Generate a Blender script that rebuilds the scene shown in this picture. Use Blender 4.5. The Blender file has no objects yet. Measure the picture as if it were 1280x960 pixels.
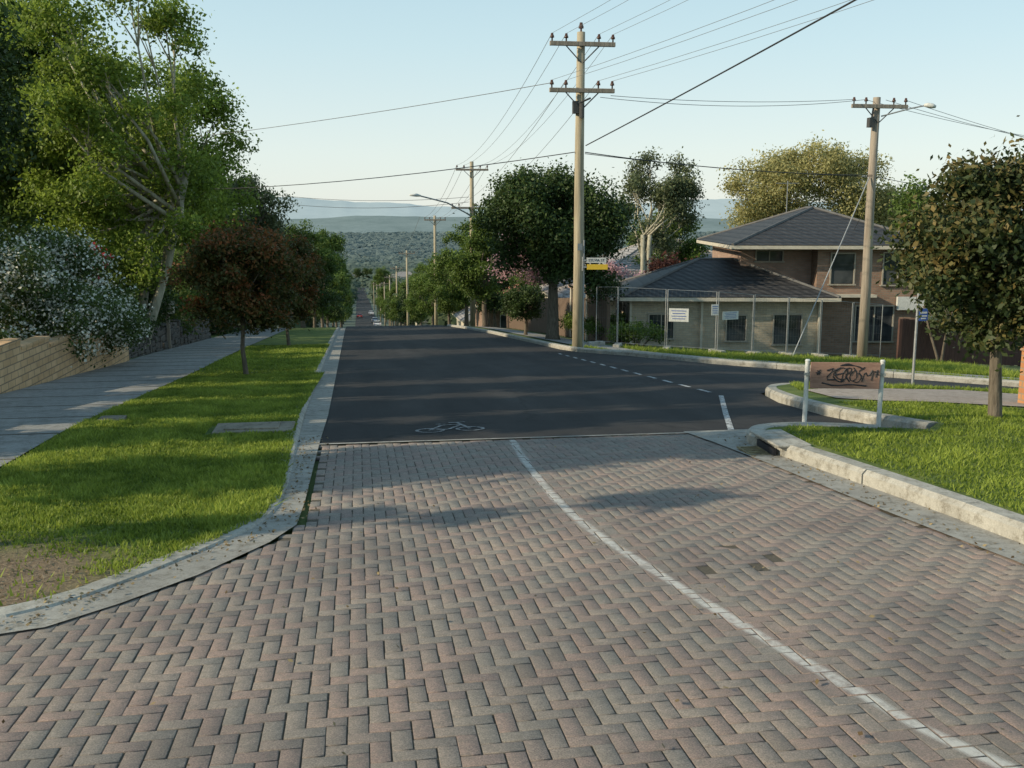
import bpy, math, random
import numpy as np
from mathutils import Vector, Matrix
from mathutils.geometry import delaunay_2d_cdt
random.seed(3)
SC=bpy.context.scene
COL=bpy.context.collection
# ------------------------------------------------------------------ terrain profile
ks=[(-60,.06),(9,.06),(14,.085),(50,.085),(65,.1),(78,.13),(125,.13),(140,.1),(220,.1),(240,.075),(300,.075),(330,.055),(500,.05),(1000,.035),(2500,.01),(6000,0),(40000,0)]
zs=[3.6]
for i in range(1,len(ks)):
    zs.append(zs[-1]-(ks[i][0]-ks[i-1][0])*(ks[i][1]+ks[i-1][1])/2)
def base(y):
    if y<=ks[0][0]: return zs[0]
    for i in range(1,len(ks)):
        if y<=ks[i][0]:
            y0,s0=ks[i-1];y1,s1=ks[i];t=y-y0
            return zs[i-1]-(s0*t+(s1-s0)*t*t/(2*(y1-y0)))
    return zs[-1]
def G(x,y):
    return base(y)-0.07*max(0,min(x,47)-7)
def VZ(x,y):
    t=max(0,min(1,(y-9.6)/2.6));return .020+.045*t*t*(3-2*t)
def cst(v): return v if callable(v) else (lambda x,y:v)

# ------------------------------------------------------------------ materials
def mat(name):
    m=bpy.data.materials.new(name);m.use_nodes=True
    nt=m.node_tree;b=nt.nodes['Principled BSDF']
    return m,nt,b
def N(nt,t,**kw):
    n=nt.nodes.new(t)
    for k,v in kw.items():
        if k in n.inputs: n.inputs[k].default_value=v
        else: setattr(n,k,v)
    return n
def ramp(nt,fac,stops):
    r=nt.nodes.new('ShaderNodeValToRGB')
    el=r.color_ramp.elements
    while len(el)<len(stops): el.new(.5)
    for e,(p,c) in zip(el,stops):
        e.position=p;e.color=(*c,1) if len(c)==3 else c
    nt.links.new(fac,r.inputs[0]);return r.outputs[0]
def noise(nt,scale,detail=4,rough=.6,vec=None):
    n=nt.nodes.new('ShaderNodeTexNoise');n.inputs['Scale'].default_value=scale;n.inputs['Detail'].default_value=detail;n.inputs['Roughness'].default_value=rough
    if vec is None:
        tc=nt.nodes.new('ShaderNodeTexCoord');vec=tc.outputs['Object']
    nt.links.new(vec,n.inputs['Vector']);return n.outputs['Fac']
def mix(nt,fac,a,b,mode='MIX'):
    m=nt.nodes.new('ShaderNodeMixRGB');m.blend_type=mode
    for i,x in enumerate((fac,a,b)):
        if isinstance(x,(int,float)): m.inputs[i].default_value=x
        elif isinstance(x,tuple): m.inputs[i].default_value=(*x,1)
        else: nt.links.new(x,m.inputs[i])
    return m.outputs[0]
def math_(nt,op,a,b=0.0,c=None):
    m=nt.nodes.new('ShaderNodeMath');m.operation=op
    for i,x in enumerate((a,b) if c is None else (a,b,c)):
        if isinstance(x,(int,float)): m.inputs[i].default_value=x
        else: nt.links.new(x,m.inputs[i])
    return m.outputs[0]
def bump(nt,b,h,strength=.4,dist=.02):
    n=nt.nodes.new('ShaderNodeBump');n.inputs['Strength'].default_value=strength;n.inputs['Distance'].default_value=dist
    nt.links.new(h,n.inputs['Height']);nt.links.new(n.outputs[0],b.inputs['Normal'])
def simple(name,c1,c2,scale=6,rough=.8,bs=.3,bd=.01,metal=0,stretch=None,detail=5):
    m,nt,b=mat(name)
    vec=None
    if stretch:
        tc=N(nt,'ShaderNodeTexCoord');mp=N(nt,'ShaderNodeMapping');mp.inputs['Scale'].default_value=stretch
        nt.links.new(tc.outputs['Object'],mp.inputs[0]);vec=mp.outputs[0]
    n=noise(nt,scale,detail,.65,vec)
    nt.links.new(ramp(nt,n,[(.3,c1),(.7,c2)]),b.inputs['Base Color'])
    b.inputs['Roughness'].default_value=rough;b.inputs['Metallic'].default_value=metal
    if bs: bump(nt,b,n,bs,bd)
    return m
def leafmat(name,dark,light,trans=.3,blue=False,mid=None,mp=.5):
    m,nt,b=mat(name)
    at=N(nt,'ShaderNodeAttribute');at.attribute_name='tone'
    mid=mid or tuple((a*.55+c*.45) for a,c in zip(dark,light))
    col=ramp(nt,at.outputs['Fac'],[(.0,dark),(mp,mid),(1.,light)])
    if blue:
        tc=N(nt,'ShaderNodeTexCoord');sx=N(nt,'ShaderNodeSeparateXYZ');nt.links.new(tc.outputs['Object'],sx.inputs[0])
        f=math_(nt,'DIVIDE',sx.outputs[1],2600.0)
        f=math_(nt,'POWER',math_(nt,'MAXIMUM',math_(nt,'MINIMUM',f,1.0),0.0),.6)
        col=mix(nt,math_(nt,'MULTIPLY',f,.96),col,(.155,.20,.20))  # aerial haze painted in: leaf colour fades to grey-blue with distance along Y
    nt.links.new(col,b.inputs['Base Color']);b.inputs['Roughness'].default_value=.55
    b.inputs['Specular IOR Level'].default_value=.0 if blue else .3
    tr=N(nt,'ShaderNodeBsdfTranslucent');nt.links.new(col,tr.inputs[0])
    ms=N(nt,'ShaderNodeMixShader');ms.inputs[0].default_value=trans
    out=nt.nodes['Material Output']
    nt.links.new(b.outputs[0],ms.inputs[1]);nt.links.new(tr.outputs[0],ms.inputs[2]);nt.links.new(ms.outputs[0],out.inputs[0])
    return m

M_ground,nt,b=mat('ground_grass')
tc=N(nt,'ShaderNodeTexCoord');obv=tc.outputs['Object']
n1=noise(nt,.9,5,.6,obv);n2=noise(nt,14,5,.7,obv)
gr=ramp(nt,n1,[(.3,(.06,.10,.018)),(.55,(.12,.17,.03)),(.75,(.21,.21,.07))])
gr=mix(nt,.6,gr,ramp(nt,n2,[(.3,(.25,.25,.25)),(.7,(1,1,1))]),'MULTIPLY')
n3=noise(nt,.02,6,.7,obv)
fo=ramp(nt,n3,[(.35,(.03,.05,.02)),(.5,(.045,.07,.028)),(.68,(.08,.09,.05))])
sx=N(nt,'ShaderNodeSeparateXYZ');nt.links.new(obv,sx.inputs[0])
cl=N(nt,'ShaderNodeClamp');nt.links.new(math_(nt,'MULTIPLY_ADD',sx.outputs[1],1/120,-.8),cl.inputs[0])
c=mix(nt,cl.outputs[0],gr,fo)
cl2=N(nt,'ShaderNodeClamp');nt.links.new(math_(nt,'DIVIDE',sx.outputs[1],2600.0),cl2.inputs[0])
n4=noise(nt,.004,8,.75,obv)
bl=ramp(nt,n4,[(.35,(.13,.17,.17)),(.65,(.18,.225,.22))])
c=mix(nt,math_(nt,'POWER',cl2.outputs[0],.6),c,bl)  # distance haze put into the base colour, stronger further along Y
nt.links.new(c,b.inputs['Base Color']);b.inputs['Roughness'].default_value=.95
bump(nt,b,n2,.6,.03)

M_verge,nt,b=mat('verge_grass')
tc=N(nt,'ShaderNodeTexCoord');obv=tc.outputs['Object']
n1=noise(nt,1.2,5,.65,obv);n2=noise(nt,40,4,.7,obv)
gr=ramp(nt,n1,[(.3,(.06,.11,.015)),(.5,(.14,.20,.03)),(.66,(.24,.27,.05)),(.8,(.32,.27,.11))])
gr=mix(nt,.75,gr,ramp(nt,n2,[(.3,(.3,.3,.3)),(.7,(1,1,1))]),'MULTIPLY')
va=N(nt,'ShaderNodeVectorMath',operation='DISTANCE');nt.links.new(obv,va.inputs[0]);va.inputs[1].default_value=(-2.3,5.75,-.35)
d=math_(nt,'ADD',va.outputs['Value'],math_(nt,'MULTIPLY',n1,.9))
dm=N(nt,'ShaderNodeMapRange');nt.links.new(d,dm.inputs[0]);dm.inputs[1].default_value=1.0;dm.inputs[2].default_value=1.75;dm.inputs[3].default_value=1;dm.inputs[4].default_value=0
c=mix(nt,dm.outputs[0],gr,ramp(nt,n2,[(.3,(.11,.072,.042)),(.55,(.23,.165,.10)),(.75,(.40,.32,.21))]))
nt.links.new(c,b.inputs['Base Color']);b.inputs['Roughness'].default_value=1;bump(nt,b,n2,.8,.03)

M_asph,nt,b=mat('asphalt')
tc=N(nt,'ShaderNodeTexCoord');obv=tc.outputs['Object']
mp=N(nt,'ShaderNodeMapping');mp.inputs['Scale'].default_value=(1.6,.12,1);nt.links.new(obv,mp.inputs[0])
na=noise(nt,1.0,4,.6,mp.outputs[0]);nb=noise(nt,130,3,.8,obv);nc=noise(nt,1.1,5,.6,obv)
c=ramp(nt,na,[(.3,(.026,.025,.026)),(.7,(.050,.047,.046))])
c=mix(nt,.75,c,ramp(nt,nb,[(.3,(.3,.3,.3)),(.7,(1.6,1.6,1.6))]),'MULTIPLY')
c=mix(nt,.6,c,ramp(nt,nc,[(.3,(.65,.65,.68)),(.7,(1.25,1.22,1.18))]),'MULTIPLY')
vo=N(nt,'ShaderNodeTexVoronoi');vo.feature='DISTANCE_TO_EDGE';vo.inputs['Scale'].default_value=.3
wv=N(nt,'ShaderNodeVectorMath',operation='ADD');nt.links.new(obv,wv.inputs[0])
nn=N(nt,'ShaderNodeTexNoise',Scale=1.4,Detail=4.0);nt.links.new(obv,nn.inputs['Vector'])
nt.links.new(nn.outputs['Color'],wv.inputs[1]);nt.links.new(wv.outputs[0],vo.inputs['Vector'])
cr=ramp(nt,vo.outputs['Distance'],[(.0,(.4,.4,.4)),(.005,(.6,.6,.6)),(.010,(1,1,1))])
c=mix(nt,.7,c,cr,'MULTIPLY')
nt.links.new(c,b.inputs['Base Color']);b.inputs['Roughness'].default_value=.85;b.inputs['Specular IOR Level'].default_value=.25;bump(nt,b,nb,.6,.008)

def concrete(name,c1,c2):
    m,nt,b=mat(name)
    tc=N(nt,'ShaderNodeTexCoord');obv=tc.outputs['Object']
    a=noise(nt,2.2,6,.7,obv);f=noise(nt,90,3,.7,obv);st=noise(nt,9,5,.8,obv)
    c=ramp(nt,a,[(.3,c1),(.7,c2)])
    c=mix(nt,.55,c,ramp(nt,f,[(.3,(.55,.55,.55)),(.7,(1.15,1.15,1.15))]),'MULTIPLY')
    c=mix(nt,.75,c,ramp(nt,st,[(.35,(.46,.43,.38)),(.52,(1,1,1))]),'MULTIPLY')
    nt.links.new(c,b.inputs['Base Color']);b.inputs['Roughness'].default_value=.9;bump(nt,b,f,.5,.008)
    return m
M_conc=concrete('kerb_concrete',(.33,.31,.265),(.50,.475,.415))
M_gut=concrete('gutter_concrete',(.27,.255,.225),(.41,.39,.345))
M_path=concrete('path_concrete',(.24,.235,.22),(.36,.35,.33))
M_drive=concrete('drive_concrete',(.34,.27,.22),(.46,.38,.32))
M_lid=concrete('lid_concrete',(.2,.175,.13),(.32,.275,.21))

M_pave,nt,b=mat('brick_paver')
at=N(nt,'ShaderNodeAttribute');at.attribute_name='tone'
pa=N(nt,'ShaderNodeAttribute');pa.attribute_name='paint'
tc=N(nt,'ShaderNodeTexCoord');obv=tc.outputs['Object']
f=noise(nt,150,5,.85,obv);g=noise(nt,.9,6,.65,obv);h=noise(nt,24,5,.75,obv)
c=ramp(nt,at.outputs['Fac'],[(0,(.305,.236,.208)),(.25,(.335,.252,.222)),(.5,(.312,.262,.230)),(.72,(.295,.265,.235)),(.93,(.33,.277,.242)),(1,(.25,.21,.185))])
c=mix(nt,.95,c,ramp(nt,f,[(.32,(.38,.38,.38)),(.5,(.95,.95,.95)),(.68,(1.7,1.67,1.6))]),'MULTIPLY')
c=mix(nt,1.0,c,ramp(nt,g,[(.3,(.68,.69,.70)),(.5,(.95,.94,.92)),(.7,(1.20,1.14,1.07))]),'MULTIPLY')
c=mix(nt,math_(nt,'MULTIPLY',ramp(nt,h,[(.45,(0,0,0)),(.68,(1,1,1))]),.6),c,(.17,.158,.135))
pn=noise(nt,26,6,.8,obv);pn2=noise(nt,3,4,.6,obv)
pm=math_(nt,'MULTIPLY',pa.outputs['Fac'],ramp(nt,math_(nt,'MULTIPLY_ADD',pn2,.5,math_(nt,'SUBTRACT',pn,.25)),[(.34,(.2,.2,.2)),(.56,(1,1,1))]))
c=mix(nt,math_(nt,'MULTIPLY',pm,.78),c,(.68,.665,.62))
nt.links.new(c,b.inputs['Base Color']);b.inputs['Roughness'].default_value=.92
bump(nt,b,f,.9,.007)
M_sand=simple('joint_sand',(.045,.037,.026),(.13,.108,.078),60,1)

def paintmat(name,lo=.35,hi=.5,c=(.7,.7,.68),under=(.045,.045,.048)):
    m,nt,b=mat(name)
    n=noise(nt,18,6,.75)
    nt.links.new(ramp(nt,n,[(lo,under),(hi,c)]),b.inputs['Base Color']);b.inputs['Roughness'].default_value=.8
    return m
M_paint=paintmat('road_paint',.40,.56,(.50,.51,.51));M_paintw=paintmat('worn_paint',.44,.66,(.46,.46,.46))
M_wood=simple('pole_timber',(.24,.20,.135),(.48,.41,.29),3,.9,.5,.02,stretch=(6,6,.35))
M_wood2=simple('grey_timber',(.20,.16,.125),(.38,.32,.25),3,.9,.5,.02,stretch=(6,6,.35))
M_bark=simple('bark_grey',(.07,.055,.04),(.2,.165,.125),7,.95,.8,.03,stretch=(3,3,.6))
M_barkp=simple('bark_pale',(.22,.20,.14),(.50,.46,.35),4,.9,.5,.02,stretch=(2,2,.5))
M_metal=simple('galvanised_metal',(.26,.27,.27),(.4,.4,.4),20,.5,.1,.002,metal=.5)
M_wmesh=simple('wire_mesh',(.12,.125,.12),(.2,.2,.2),20,.6,0)
M_white=simple('white_painted_metal',(.46,.46,.44),(.68,.68,.64),12,.6,.1,.002)
M_dark=simple('dark_fitting',(.03,.03,.03),(.08,.075,.07),20,.6,.1,.002)
M_porc=simple('insulator_brown',(.06,.03,.02),(.12,.06,.04),20,.3,0)
M_wire=simple('cable_black',(.03,.03,.03),(.06,.06,.06),5,.6,0)
M_cable=simple('cable_aluminium',(.16,.17,.17),(.24,.24,.24),5,.5,0)
M_yel=simple('sign_yellow',(.65,.42,.03),(.75,.5,.05),9,.5,0)
M_blue=simple('sign_blue',(.03,.08,.3),(.05,.12,.4),9,.5,0)
M_black=simple('sign_black',(.015,.015,.02),(.03,.03,.035),9,.6,0)
M_board=simple('weathered_board',(.22,.12,.09),(.36,.215,.16),7,.85,.3,.004,stretch=(1,1,4))
M_glass,nt,b=mat('window_glass');b.inputs['Roughness'].default_value=.08
nt.links.new(ramp(nt,noise(nt,1.2,2),[(.4,(.02,.025,.03)),(.6,(.07,.075,.08))]),b.inputs['Base Color'])
def brickmat(name,c1,c2,mortar,bw=.24,bh=.086,vari=.5):
    m,nt,b=mat(name)
    tc=N(nt,'ShaderNodeTexCoord');sx=N(nt,'ShaderNodeSeparateXYZ');nt.links.new(tc.outputs['Object'],sx.inputs[0])
    cb=N(nt,'ShaderNodeCombineXYZ');nt.links.new(math_(nt,'ADD',sx.outputs[0],sx.outputs[1]),cb.inputs[0]);nt.links.new(sx.outputs[2],cb.inputs[1])
    br=N(nt,'ShaderNodeTexBrick');nt.links.new(cb.outputs[0],br.inputs['Vector'])
    br.inputs['Color1'].default_value=(*c1,1);br.inputs['Color2'].default_value=(*c2,1);br.inputs['Mortar'].default_value=(*mortar,1)
    br.inputs['Scale'].default_value=1;br.inputs['Brick Width'].default_value=bw;br.inputs['Row Height'].default_value=bh;br.inputs['Mortar Size'].default_value=.010
    n=noise(nt,2,5,.7,tc.outputs['Object'])
    c=mix(nt,vari,br.outputs['Color'],ramp(nt,n,[(.3,(.6,.6,.6)),(.7,(1.2,1.2,1.2))]),'MULTIPLY')
    nt.links.new(c,b.inputs['Base Color']);b.inputs['Roughness'].default_value=.9
    inv=math_(nt,'SUBTRACT',1.0,br.outputs['Fac']);bump(nt,b,inv,.5,.01)
    return m
M_bcream=brickmat('cream_brick',(.68,.45,.25),(.56,.35,.18),(.26,.19,.12),.34,.125)
M_bbrown=brickmat('brown_brick',(.33,.205,.145),(.25,.15,.105),(.24,.2,.16))
M_blow=brickmat('tan_brick',(.50,.42,.31),(.41,.33,.235),(.36,.33,.27))
M_borange=brickmat('orange_brick',(.5,.24,.10),(.4,.17,.07),(.3,.22,.15))
def tilemat(name,c1,c2):
    m,nt,b=mat(name)
    tc=N(nt,'ShaderNodeTexCoord')
    w=N(nt,'ShaderNodeTexWave');w.wave_type='BANDS';w.bands_direction='Z';w.wave_profile='SAW';w.inputs['Scale'].default_value=2.2;nt.links.new(tc.outputs['Object'],w.inputs[0])
    sx=N(nt,'ShaderNodeSeparateXYZ');nt.links.new(tc.outputs['Object'],sx.inputs[0])
    w2=N(nt,'ShaderNodeTexWave');w2.wave_type='BANDS';w2.bands_direction='DIAGONAL';w2.inputs['Scale'].default_value=1.6
    cb=N(nt,'ShaderNodeCombineXYZ');nt.links.new(sx.outputs[0],cb.inputs[0]);nt.links.new(sx.outputs[1],cb.inputs[1]);nt.links.new(cb.outputs[0],w2.inputs[0])
    n=noise(nt,5,5,.7,tc.outputs['Object'])
    c=ramp(nt,n,[(.3,c1),(.7,c2)])
    c=mix(nt,.9,c,ramp(nt,w.outputs['Fac'],[(0,(.15,.15,.15)),(.25,(1,1,1)),(1,(1.5,1.5,1.5))]),'MULTIPLY')
    c=mix(nt,.4,c,ramp(nt,w2.outputs['Fac'],[(0,(.4,.4,.4)),(1,(1.3,1.3,1.3))]),'MULTIPLY')
    nt.links.new(c,b.inputs['Base Color']);b.inputs['Roughness'].default_value=.65
    bump(nt,b,math_(nt,'ADD',w.outputs['Fac'],w2.outputs['Fac']),.6,.03)
    return m
M_tile=tilemat('charcoal_roof_tile',(.022,.020,.020),(.050,.047,.046))
M_ridge=simple('ridge_tile',(.07,.066,.064),(.12,.115,.11),5,.7)
M_tilel=tilemat('pale_roof_tile',(.22,.2,.19),(.33,.3,.28))
M_tiler=tilemat('terracotta_roof_tile',(.22,.09,.05),(.32,.14,.08))
M_cream=simple('cream_paint',(.46,.41,.33),(.58,.52,.42),8,.6,.1,.003)
M_rend=brickmat('pink_brick',(.38,.25,.19),(.32,.20,.15),(.28,.23,.19))
M_fencew=simple('brown_palings',(.10,.065,.045),(.19,.13,.09),4,.9,.4,.01,stretch=(9,9,.5))
M_fencer=simple('dark_red_palings',(.06,.03,.025),(.12,.06,.045),4,.9,.4,.01,stretch=(9,9,.5))
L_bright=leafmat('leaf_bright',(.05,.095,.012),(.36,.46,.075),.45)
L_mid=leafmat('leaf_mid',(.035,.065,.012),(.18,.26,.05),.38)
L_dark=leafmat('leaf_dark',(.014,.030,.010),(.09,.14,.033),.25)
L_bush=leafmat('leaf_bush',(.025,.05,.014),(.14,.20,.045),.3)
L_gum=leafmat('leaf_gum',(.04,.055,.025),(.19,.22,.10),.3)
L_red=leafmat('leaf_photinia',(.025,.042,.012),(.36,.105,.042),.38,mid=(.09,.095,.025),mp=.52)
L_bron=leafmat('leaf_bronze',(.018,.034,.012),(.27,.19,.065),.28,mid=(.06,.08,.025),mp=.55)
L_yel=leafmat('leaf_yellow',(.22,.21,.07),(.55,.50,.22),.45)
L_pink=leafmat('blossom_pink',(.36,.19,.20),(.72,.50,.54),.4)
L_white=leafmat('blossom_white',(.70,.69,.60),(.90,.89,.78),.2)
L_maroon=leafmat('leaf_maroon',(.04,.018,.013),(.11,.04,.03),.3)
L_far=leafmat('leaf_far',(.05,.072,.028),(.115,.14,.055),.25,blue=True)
L_blade=leafmat('grass_blade',(.07,.125,.012),(.42,.49,.08),.45)

# ------------------------------------------------------------------ mesh helpers
def link(o,parent=None):
    COL.objects.link(o)
    if parent is not None: o.parent=parent
    return o
def tag(o,label=None,category=None,group=None,kind=None):
    if label:o['label']=label
    if category:o['category']=category
    if group:o['group']=group
    if kind:o['kind']=kind
    return o
def thing(name,loc,label,category,group=None,rz=0,scale=1):
    o=bpy.data.objects.new(name,None);o.location=loc;o.rotation_euler=(0,0,rz);o.scale=(scale,)*3;o.empty_display_size=.2
    link(o);return tag(o,label,category,group)
def fast(name,V,F,m,parent=None,tone=None,paint=None,smooth=False):
    V=np.asarray(V,dtype=np.float32);F=np.asarray(F,dtype=np.int32)
    me=bpy.data.meshes.new(name);k=F.shape[1]
    me.vertices.add(len(V));me.vertices.foreach_set('co',V.ravel())
    me.loops.add(F.size);me.loops.foreach_set('vertex_index',F.ravel())
    me.polygons.add(len(F));me.polygons.foreach_set('loop_start',np.arange(0,F.size,k,dtype=np.int32))
    me.polygons.foreach_set('loop_total',np.full(len(F),k,dtype=np.int32))
    me.update(calc_edges=True)
    for nm,a in (('tone',tone),('paint',paint)):
        if a is not None:
            t=me.attributes.new(nm,'FLOAT','FACE');t.data.foreach_set('value',np.asarray(a,dtype=np.float32))
    if smooth: me.polygons.foreach_set('use_smooth',np.ones(len(F),dtype=bool))
    me.materials.append(m)
    o=bpy.data.objects.new(name,me);link(o,parent);return o
class MB:
    def __init__(s): s.v=[];s.f=[]
    def box(s,c,d,rz=0):
        x,y,z=[q/2 for q in d];n=len(s.v);ca,sa=math.cos(rz),math.sin(rz)
        for a in (-x,x):
            for b_ in (-y,y):
                for e in (-z,z): s.v.append((c[0]+a*ca-b_*sa,c[1]+a*sa+b_*ca,c[2]+e))
        for q in ((0,1,3,2),(4,6,7,5),(0,4,5,1),(2,3,7,6),(0,2,6,4),(1,5,7,3)): s.f.append(tuple(n+i for i in q))
    def tube(s,pts,rad,n=8,cap=True):
        pts=[Vector(p) for p in pts]
        if not isinstance(rad,(list,tuple)): rad=[rad]*len(pts)
        st=len(s.v);up=Vector((0,0,1))
        for i,p in enumerate(pts):
            t=(pts[min(i+1,len(pts)-1)]-pts[max(i-1,0)]).normalized()
            a=t.cross(up if abs(t.z)<.95 else Vector((1,0,0))).normalized();b_=t.cross(a)
            for k in range(n):
                an=2*math.pi*k/n;s.v.append(tuple(p+(a*math.cos(an)+b_*math.sin(an))*rad[i]))
        for i in range(len(pts)-1):
            for k in range(n):
                a0=st+i*n+k;a1=st+i*n+(k+1)%n;s.f.append((a0,a1,a1+n,a0+n))
        if cap:
            s.f.append(tuple(st+k for k in range(n))[::-1]);s.f.append(tuple(st+(len(pts)-1)*n+k for k in range(n)))
    def poly(s,pts):
        n=len(s.v);s.v+= [tuple(p) for p in pts];s.f.append(tuple(range(n,n+len(pts))))
    def obj(s,name,m,parent=None,smooth=False,bevel=0):
        me=bpy.data.meshes.new(name);me.from_pydata(s.v,[],s.f);me.update();me.materials.append(m)
        if smooth:
            for p in me.polygons:p.use_smooth=True
        o=bpy.data.objects.new(name,me);link(o,parent)
        if bevel:
            bv=o.modifiers.new('bevel','BEVEL');bv.width=bevel;bv.segments=2;bv.limit_method='ANGLE'
        return o
def pip(x,y,poly):
    c=False;j=len(poly)-1
    for i in range(len(poly)):
        xi,yi=poly[i];xj,yj=poly[j]
        if (yi>y)!=(yj>y) and x<(xj-xi)*(y-yi)/(yj-yi)+xi: c=not c
        j=i
    return c
def resample(pl,step,closed=False):
    out=[];n=len(pl)
    for i in range(n if closed else n-1):
        a=pl[i];b_=pl[(i+1)%n];L=math.hypot(b_[0]-a[0],b_[1]-a[1]);k=max(1,int(math.ceil(L/step)))
        for j in range(k): out.append((a[0]+(b_[0]-a[0])*j/k,a[1]+(b_[1]-a[1])*j/k))
    if not closed: out.append(pl[-1])
    return out
def smoothpl(pl,it=2):
    for _ in range(it):
        o=[pl[0]]
        for a,b_ in zip(pl[:-1],pl[1:]):
            o.append((a[0]*.75+b_[0]*.25,a[1]*.75+b_[1]*.25));o.append((a[0]*.25+b_[0]*.75,a[1]*.25+b_[1]*.75))
        o.append(pl[-1]);pl=o
    return pl
def sheet(name,poly,dz,step,m,kind='structure'):
    dz=cst(dz)
    bd=resample(poly,step,True);n=len(bd)
    xs=[p[0] for p in poly];ys=[p[1] for p in poly]
    vs=[Vector(p) for p in bd]
    x=math.floor(min(xs)/step)*step+.013
    while x<max(xs):
        y=math.floor(min(ys)/step)*step+.017
        while y<max(ys):
            if pip(x,y,poly): vs.append(Vector((x,y)))
            y+=step
        x+=step
    r=delaunay_2d_cdt(vs,[],[list(range(n))],1,1e-5)
    V=[(p.x,p.y,G(p.x,p.y)+dz(p.x,p.y)) for p in r[0]]
    F=[tuple(f) for f in r[2]]
    me=bpy.data.meshes.new(name);me.from_pydata(V,[],F);me.update()
    for p in me.polygons: p.use_smooth=True
    me.materials.append(m)
    o=bpy.data.objects.new(name,me);link(o);o['kind']=kind
    return o
def kerb(name,pl,w,h,m,seg=1.2,side=1,it=2):
    h=cst(h)
    pl=resample(smoothpl(pl,it),.3)
    mb=MB()
    P=[Vector((p[0],p[1])) for p in pl]
    nor=[]
    for i in range(len(P)):
        t=(P[min(i+1,len(P)-1)]-P[max(i-1,0)]).normalized();nor.append(Vector((t.y,-t.x))*side)
    rj=random.Random(len(pl))
    def flush(idx):
        if len(idx)<2:return
        st=len(mb.v);k=6;jz=rj.uniform(-.004,.004);jx=rj.uniform(-.006,.006)
        for q,i in enumerate(idx):
            H_=h(P[i].x,P[i].y)+jz;b0=min(.035,H_*.6)
            prof=[(0,-.15),(0,H_-b0),(b0,H_),(w-.015,H_),(w,H_-.01),(w,-.15)]
            t=(P[min(i+1,len(P)-1)]-P[max(i-1,0)]).normalized()
            sh=.006 if q==0 else (-.006 if q==len(idx)-1 else 0)
            for (a,z) in prof:
                p=P[i]+nor[i]*(a+jx)+t*sh;mb.v.append((p.x,p.y,G(P[i].x,P[i].y)+z))
        for q in range(len(idx)-1):
            for e in range(k-1):
                a0=st+q*k+e;mb.f.append((a0,a0+1,a0+k+1,a0+k))
        mb.f.append(tuple(st+e for e in range(k)));mb.f.append(tuple(st+(len(idx)-1)*k+e for e in range(k))[::-1])
    cur=[0];acc=0
    for i in range(1,len(P)):
        acc+=(P[i]-P[i-1]).length;cur.append(i)
        if acc>=seg: flush(cur);cur=[i];acc=0
    flush(cur)
    o=mb.obj(name,m);o['kind']='structure';return o

# ------------------------------------------------------------------ ground sheet
def axis(lims):
    out=[]
    for a,b_,s in lims:
        x=a
        while x<b_-1e-6: out.append(x);x+=s
    out.append(lims[-1][1]);return out
gy=axis([(-60,-10,10),(-10,80,1),(80,340,5),(340,1000,20),(1000,6000,250),(6000,30000,3000)])
gx=axis([(-30000,-3000,3000),(-3000,-300,150),(-300,-40,10),(-40,60,1),(60,300,10),(300,3000,150),(3000,30000,3000)])
V=[(x,y,G(x,y)-.035) for y in gy for x in gx];nx=len(gx)
F=[(j*nx+i,j*nx+i+1,(j+1)*nx+i+1,(j+1)*nx+i) for j in range(len(gy)-1) for i in range(nx-1)]
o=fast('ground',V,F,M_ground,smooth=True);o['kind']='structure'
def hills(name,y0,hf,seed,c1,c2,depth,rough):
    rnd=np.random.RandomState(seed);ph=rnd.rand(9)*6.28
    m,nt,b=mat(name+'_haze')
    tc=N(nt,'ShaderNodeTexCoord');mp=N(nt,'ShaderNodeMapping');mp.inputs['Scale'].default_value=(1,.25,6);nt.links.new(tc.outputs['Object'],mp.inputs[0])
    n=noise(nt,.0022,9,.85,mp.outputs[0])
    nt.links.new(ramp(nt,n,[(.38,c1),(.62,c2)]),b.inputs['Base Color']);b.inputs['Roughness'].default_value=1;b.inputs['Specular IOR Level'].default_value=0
    xs=np.arange(-16000,22000,100.)
    h=np.array([hf(x) for x in xs])
    for k in range(9): h+=np.sin(xs*(.0009*1.7**k)+ph[k])*rough/(1.42**k)
    V=[];F=[];rows=[(-depth,0),(-depth*.6,.35),(-depth*.3,.7),(0,1),(depth*.5,.6),(depth,0)]
    for (dy,t) in rows:
        for x,hh in zip(xs,h):
            j=rnd.randn()*rough*.10
            V.append((x,y0+dy,-112+(112+hh+j)*t if t else -113))
    n=len(xs)
    for r in range(len(rows)-1):
        for i in range(n-1):F.append((r*n+i,r*n+i+1,(r+1)*n+i+1,(r+1)*n+i))
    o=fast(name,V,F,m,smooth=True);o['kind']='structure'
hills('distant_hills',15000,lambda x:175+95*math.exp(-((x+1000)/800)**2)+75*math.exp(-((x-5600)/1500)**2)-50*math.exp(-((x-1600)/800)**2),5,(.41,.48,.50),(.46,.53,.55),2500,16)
hills('wooded_ridge',8500,lambda x:-12+18*math.sin(x/900)+10*math.sin(x/330+1),9,(.17,.22,.22),(.24,.295,.295),1800,9)

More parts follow.
